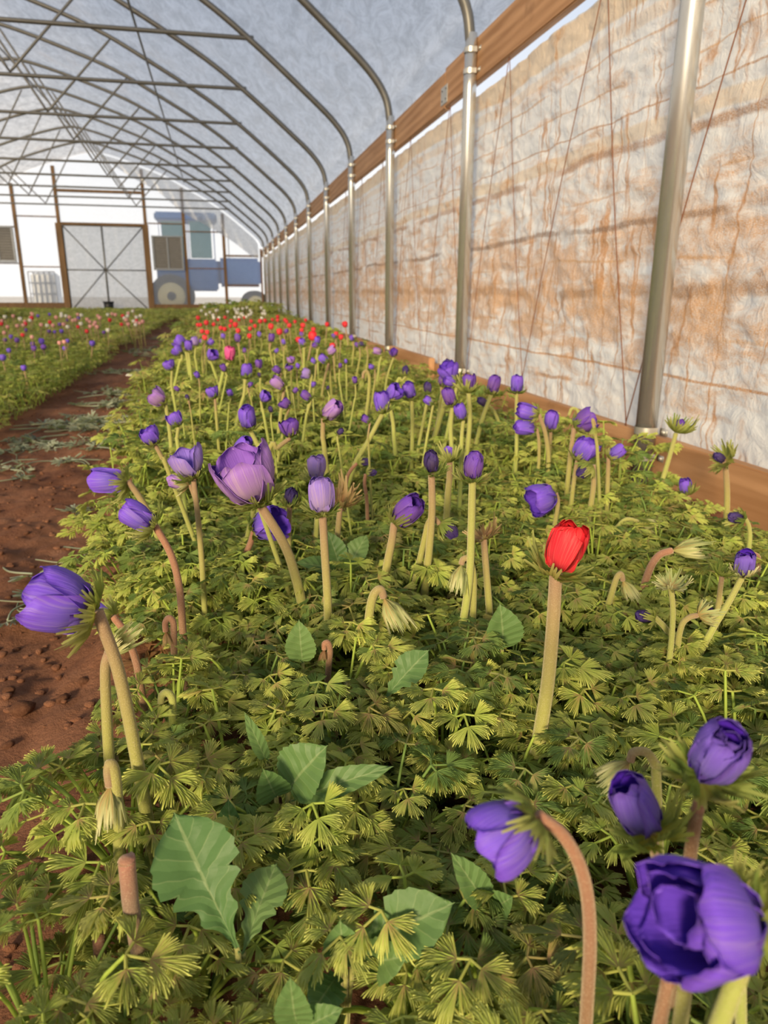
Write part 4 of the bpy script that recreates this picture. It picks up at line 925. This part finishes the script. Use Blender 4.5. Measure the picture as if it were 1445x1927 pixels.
for P_, s, lab in (([(683, 712), (684, 702), (690, 699), (695, 712), (693, 750), (688, 790)], 18, 'tan hooked stem rising above the violet blooms mid bed'), ([(1120, 800), (1115, 790), (1122, 830), (1125, 870)], 20, 'green frill tip beside the deep violet bloom')):
    FL('none', 'dark', s, 260, .05, P_, lab, br='g', brs='bell', wpx=6, hz=.31)
# bare stems left among the blooms, cut stubs
def stub(pix, wpx, lab, zb=.06, hz=None, m='stub'):
    P = stemline(pix, zb, hz); d = (P[0]-CAM)@_F; r = wpx*.5*d/FPX; P[-1][:2] = P[-2][:2]+np.array([.006, 0]); base = P[-1]
    root = empty('cut_stem', tuple(base)); tag(root, lab, 'stem', 'cut stem stubs')
    L = cr(np.array(P[::-1])-base, 5); V, Fc, UV = tube(L, r, 12); V[-12:, 2] += np.linspace(-.4, .4, 12)*r; mk('stalk', V, Fc, M[m], root, uv=UV)
    ring, f2, u2 = tube([L[-1]+np.array([0, 0, -.0005]), L[-1]+np.array([0, 0, .0012])], [r*1.05, r*.8], 12); mk('cut_end', ring, f2, M['stem_brown'], root, uv=u2)
stub([(238, 1618), (243, 1670), (252, 1740)], 32, 'thick brown cut stem stub standing upright in front of the weed leaf', zb=.15)
stub([(186, 1762), (188, 1790), (192, 1815)], 24, 'short pale cut stub low among the leaves', zb=.07)
stub([(1128, 1395), (1124, 1440), (1118, 1480)], 14, 'short brown cut stem among the leaves past the scarlet bloom', zb=.09)

# ---- red, white and pale blooms further away: single small meshes
def far_mesh(colr, seed):
    rg = random.Random(seed); parts = []
    v, f, u = tube(cr([(0, 0, -10.8), (rg.uniform(-.5, .5), 0, -5), (0, 0, 0)], 3), .11, 5); parts.append((v, f, u, 0))
    for k in range(3):
        b = blade(fan(3, 1.9, .4, 1, .6, False, .1, .1, rg), .55, 0, .1, False, .05, rg); a = .35
        parts.append(xf(b, rotm('Z', k*2.09)@rotm('Y', -a), (0, 0, 0))+(1,))
    prof = np.array([(0, 0), (.26, .08), (.44, .36), (.47, .66), (.36, .9), (.30, .95)]); n = 9
    V = []; 
    for r, h in prof:
        for k in range(n): q = 1+.13*math.sin(3*2*math.pi*k/n+seed); V.append((r*q*math.cos(2*math.pi*k/n), r*q*math.sin(2*math.pi*k/n), h+.05*math.sin(k*2.1)*h))
    m_ = len(prof); F_ = [(i*n+k, i*n+(k+1) % n, (i+1)*n+(k+1) % n, (i+1)*n+k) for i in range(m_-1) for k in range(n)]
    parts.append((np.array(V), F_, [(k/n, i/(m_-1)) for i in range(m_) for k in range(n)], 2))
    V, Fc, UV, MI = join(parts); return mk('anemone_flower', V, Fc, [M['stem'], M['bract'], PM[colr][0]], uv=UV, mi=MI, link=False)
FM = {c: [far_mesh(c, s) for s in (1, 2, 3)] for c in ('violet', 'plum', 'red', 'rose', 'white', 'pink', 'lilac')}
def far_flower(x, y, s, c, lab, grp, hz):
    p = onZ(x, y, hz); d = (p-CAM)@_F; S = max(.028, min(.05, s*d/FPX))
    o = put('anemone_flower', mr.choice(FM[c]), None, (p[0], p[1], hz-S*.45), (mr.uniform(-.15, .15), mr.uniform(-.15, .15), mr.uniform(0, 6.28)), (S, S, (S if False else S)))
    tag(o, lab, 'flower', grp)
RED = [(373, 599, 9), (388, 608, 10), (372, 612, 6), (377, 612, 6), (402, 611, 7), (380, 624, 7), (385, 636, 9), (424, 598, 7), (435, 605, 8), (443, 612, 11), (423, 620, 9), (448, 623, 10), (470, 619, 8), (469, 633, 10), (489, 605, 9), (499, 604, 8), (509, 615, 12), (523, 597, 8), (522, 603, 7), (526, 625, 13), (545, 613, 9), (536, 603, 8), (473, 605, 7), (390, 626, 7),
       (615, 611, 9), (650, 611, 12), (587, 633, 18), (590, 621, 10), (570, 613, 10), (632, 629, 9), (641, 635, 7), (626, 652, 9), (568, 622, 7), (562, 640, 6), (555, 606, 7), (460, 598, 6), (410, 602, 6), (450, 602, 6), (480, 614, 6), (540, 606, 7), (575, 603, 7), (512, 602, 6), (433, 614, 7), (415, 618, 6)]
for x, y, s in RED: far_flower(x, y, s, 'red', 'small scarlet anemone in the red clump of the bed by the tarp', 'scarlet anemones in the red clump', .335)
for k in range(34): far_flower(mr.uniform(376, 505), mr.uniform(578, 600), 6, 'white', 'small white anemone behind the red clump', 'white anemones behind the red clump', .345)
LV = [(5, 674, 13), (45, 693, 11), (17, 660, 9), (64, 656, 11), (78, 643, 12), (82, 654, 11), (31, 641, 10), (20, 634, 8), (10, 640, 8), (127, 642, 8), (121, 656, 8), (173, 647, 11), (113, 611, 7), (116, 624, 8), (93, 624, 7), (148, 599, 9), (126, 603, 6), (72, 595, 6), (93, 592, 6), (195, 626, 7), (48, 622, 7), (103, 625, 6), (60, 648, 9)]
for x, y, s in LV: far_flower(x, y, s, mr.choice(['violet', 'violet', 'plum']), 'small violet anemone in the bed across the soil path', 'violet anemones across the path', .195)
LP = 'w9,597 w38,601 r3,610 p14,616 p7,627 p33,614 r48,610 r60,599 r43,631 p60,635 p77,612 r94,607 p100,613 p120,611 w128,616 w153,594 w153,610 p164,602 p170,615 p183,616 r163,624 p179,608 p188,599 w203,593 p217,593 r231,595 p242,611 p238,603 w256,598 w265,595 p256,608 w203,622 p112,646 p121,644 r206,603 p142,603 p106,598 w115,595 p269,606'.split()
CW = {'w': ('white', 'white anemone'), 'r': ('red', 'red anemone'), 'p': ('rose', 'rose pink anemone')}
extra_ = [(mr.choice('pppwwr'), mr.uniform(0, 275), 0) for _ in range(30)]
for t in LP:
    x, y = map(float, t[1:].split(',')); c, w = CW[t[0]]
    far_flower(x, y, 8, c, 'small %s in the pastel drift across the soil path' % w, '%ss across the path' % w, .25)
for t, x, _ in extra_:
    y = mr.uniform(590, 618)-max(0, (x-150))*.05; c, w = CW[t]
    far_flower(x, y, 7, c, 'small %s in the pastel drift across the soil path' % w, '%ss across the path' % w, .25)

# ------------------------------------------------------------------ broad leaved weeds
def weed_leaf(base, tip, width, lobed, root, nrm_up=.7, curl=.15):
    b, t = np.array(base), np.array(tip); ax = t-b; L = np.linalg.norm(ax); ax /= L
    up = np.array([0, 0, 1.])*nrm_up+TOW*(1-nrm_up); up -= ax*(up@ax); up /= np.linalg.norm(up); sd = np.cross(up, ax)
    nvv = 31; V, UV = [], []
    for i in range(nvv):
        s = i/(nvv-1)
        w = .06+.94*math.sin(math.pi*min(1, max(0, (s-.12)/.88))**(1.6 if lobed else .9))**.7 if s > .14 else .06
        if lobed: w *= .62+.38*math.cos((s-.12)*math.pi*2*2.6)**2 if s < .60 else 1.
        w *= .93+.07*(1-(i % 3)/2)
        if s > .97: w = .04
        for j in range(-3, 4):
            q = j/3; z = curl*L*(.35*math.sin(s*3)-.5*s*s)+abs(q)*w*width*.18+.012*math.sin(s*17+q*4)*width
            V.append(b+ax*L*(s-.05*abs(q)**2)+sd*q*w*width*.5+up*z-root); UV.append((q*.5+.5, s))
    Fc = [(i*7+j, i*7+j+1, (i+1)*7+j+1, (i+1)*7+j) for i in range(nvv-1) for j in range(6)]
    return V, Fc, UV
def weed(leaves, lab, zr=.03):
    foot = np.mean([onZ(*l[0], l[1]) for l in leaves], axis=0); foot[2] = zr
    r = empty('broadleaf_weed', tuple(foot)); tag(r, lab, 'weed', 'broad leaved weeds in the bed')
    for b, zb, t, zt, wpx, lob in leaves:
        B, T = onZ(*b, zb), onZ(*t, zt); d = ((B+T)/2-CAM)@_F
        V, Fc, UV = weed_leaf(B, T, wpx*d/FPX, lob, foot, .55); mk('leaf', V, Fc, M['weed'], r, uv=UV)
        P = cr([foot-foot, (B-foot)*.5+np.array([0, 0, .005]), B-foot+(T-B)*.03], 4); V, Fc, UV = tube(P, .0022, 6); mk('leaf_stalk', V, Fc, M['stem_green'], r, uv=UV)
weed([((450, 1790), .13, (325, 1530), .205, 165, True), ((455, 1800), .12, (520, 1620), .15, 90, True)], 'lobed bluish green weed with a large veined leaf behind the cut stub')
weed([((540, 1490), .15, (610, 1405), .20, 110, False), ((520, 1500), .14, (498, 1455), .19, 70, False), ((545, 1510), .14, (735, 1440), .185, 55, False), ((505, 1440), .14, (462, 1345), .20, 30, False)], 'broad smooth green weed rosette in the middle of the lacy leaves')
weed([((720, 1320), .14, (805, 1222), .195, 62, True)], 'single long grey green weed leaf slanting above the lacy leaves')
weed([((945, 1225), .15, (943, 1140), .215, 78, False)], 'upright rounded weed leaf near the scarlet stem')
weed([((570, 1250), .14, (562, 1170), .20, 60, False)], 'folded upright weed leaf under the grey lilac bloom')
weed([((640, 1070), .14, (618, 1000), .20, 45, False), ((655, 1072), .14, (690, 1005), .19, 45, False), ((640, 1080), .13, (560, 1055), .17, 40, False)], 'pale green weed tuft below the brown frilly collar')
weed([((640, 1800), .12, (850, 1700), .17, 120, True), ((650, 1830), .11, (640, 1740), .16, 75, True), ((640, 1830), .11, (590, 1900), .14, 75, True), ((660, 1820), .11, (760, 1800), .15, 80, True)], 'lobed weed sprawling low in the shade of the bed')
weed([((920, 1715), .13, (855, 1610), .185, 62, False), ((930, 1710), .13, (960, 1690), .16, 60, False)], 'round tipped weed leaves under the nodding violet bloom')
weed([((560, 1930), .12, (545, 1850), .17, 75, False), ((560, 1940), .12, (640, 1900), .15, 60, False)], 'bright green weed tuft at the edge of the shaded gap')
weed([((440, 1590), .12, (428, 1510), .17, 55, False)], 'small heart shaped weed leaf beside the large veined one')

# ------------------------------------------------------------------ path litter, clods, scraps
wr_ = random.Random(8); WL = []
for k in range(5):
    parts = []
    for a in (0, 1.2, -1.2): parts.append(xf(blade(fan(3, 2.3, .25, 2, .55, False, .2, .1, wr_), wr_.uniform(.022, .034), wr_.uniform(-.3, .1), .3, True, .12, wr_), rotm('Z', a)@rotm('X', wr_.uniform(-.6, .6)), (0.01*math.cos(a), .01*math.sin(a), .008)))
    v, f, u = tube(cr([(-.09, .01, .004), (-.04, -.008, .008), (0, 0, .008)], 4), .0016, 5); parts.append((v, f, u))
    V, Fc, UV, _ = join(parts); WL.append(mk('wilted_leaf', V, Fc, M['wilted'], uv=UV, link=False))
LIT = [(180, 803, 130, 14, 34), (60, 838, 60, 12, 14), (150, 845, 70, 8, 10), (50, 1168, 55, 22, 6), (135, 955, 25, 16, 3), (20, 870, 25, 10, 4), (210, 762, 70, 10, 12), (225, 742, 60, 10, 10), (240, 700, 70, 10, 14), (265, 665, 60, 10, 14), (290, 640, 45, 10, 12), (90, 1080, 60, 60, 2), (30, 905, 30, 20, 3), (130, 870, 20, 10, 3), (170, 1075, 60, 40, 2)]
for cx, cy, sx_, sy_, n in LIT:
    for k in range(n):
        p = onZ(cx+wr_.gauss(0, .5)*sx_, cy+wr_.gauss(0, .5)*sy_, 0)
        if p[0] > BED_L(p[1])+.02 or p[0] < -1.15: continue
        z = float(floor_fn(np.array(p[0]), np.array(p[1]))[2])
        s = wr_.uniform(.85, 1.45)*(1.35 if p[1] > 3 else 1)
        tag(put('wilted_leaf', wr_.choice(WL), None, (p[0], p[1], z+.001), (wr_.uniform(-.1, .1), wr_.uniform(-.1, .1), wr_.uniform(0, 6.28)), s), 'wilted grey green leaf scrap lying on the red soil path', 'leaf scrap', 'wilted leaf scraps on the path')
def clod_mesh(seed):
    import bmesh
    bm = bmesh.new(); bmesh.ops.create_icosphere(bm, subdivisions=2, radius=1)
    for v in bm.verts:
        n = v.co.normalized(); v.co = n*(1+.55*float(vnoise(n.x*1.3+seed, n.y*1.3+n.z, 1.6, seed))+.25*float(vnoise(n.x+n.z, n.y, 4, seed))); v.co.z *= .6
    V = [tuple(v.co) for v in bm.verts]; Fc = [tuple(q.index for q in f.verts) for f in bm.faces]; bm.free(); return V, Fc
CL = [mk('soil_clod', *clod_mesh(s), M['soil'], link=False) for s in range(4)]
for x, y, s in [(45, 1345, 42), (20, 1310, 24), (90, 1250, 20), (15, 1400, 20), (60, 1420, 18), (30, 1480, 22), (10, 1530, 20), (75, 1500, 16), (120, 1330, 26), (160, 1300, 22), (140, 1230, 14), (30, 1220, 16), (60, 1060, 12), (120, 1020, 10), (180, 1000, 12), (200, 960, 10), (100, 930, 10), (50, 1000, 10), (150, 1120, 14), (15, 1120, 12), (1250, 960, 12), (1300, 985, 14), (1420, 1085, 16)]:
    p = onZ(x, y, .0); d = (p-CAM)@_F; r = s*.5*d/FPX; z = float(floor_fn(np.array(p[0]), np.array(p[1]))[2])
    big = s > 40
    tag(put('soil_clod', wr_.choice(CL), None, (p[0], p[1], z+r*.2), (0, 0, wr_.uniform(0, 6)), r), 'largest lump of red soil at the edge of the bed' if big else 'small crumbly lump of red soil', 'clod', None if big else 'small soil lumps')
Vs, Fs = [], []; o = 0
cv, cf = clod_mesh(9); cv = np.array(cv); cf = np.array(cf)
for k in range(1500):
    y = .5+4.5*wr_.random()**1.6; x = wr_.uniform(-1.15, float(BED_L(y))+.1); z = float(floor_fn(np.array(x), np.array(y))[2]); r = wr_.uniform(.002, .007)
    Vs.append(cv*r*np.array([wr_.uniform(.7, 1.4), wr_.uniform(.7, 1.4), 1])+np.array([x, y, z+r*.2])); Fs.append(cf+o); o += len(cv)
tag(mk('soil_crumbs', np.vstack(Vs), np.vstack(Fs).tolist(), M['soil']), 'loose crumbs of red soil scattered over the path', 'soil', kind='stuff')
p = onZ(286, 712, 0); V, Fc = boxv(-.16, .16, -.05, .05, 0, .006, .002); V = np.array(V); V[:, 2] += .012*np.sin(V[:, 0]*30)
tag(mk('plastic_scrap', V, Fc, M['paper'], loc=(p[0], p[1], .012)), 'pale flat plastic scrap lying at the edge of the path', 'scrap')
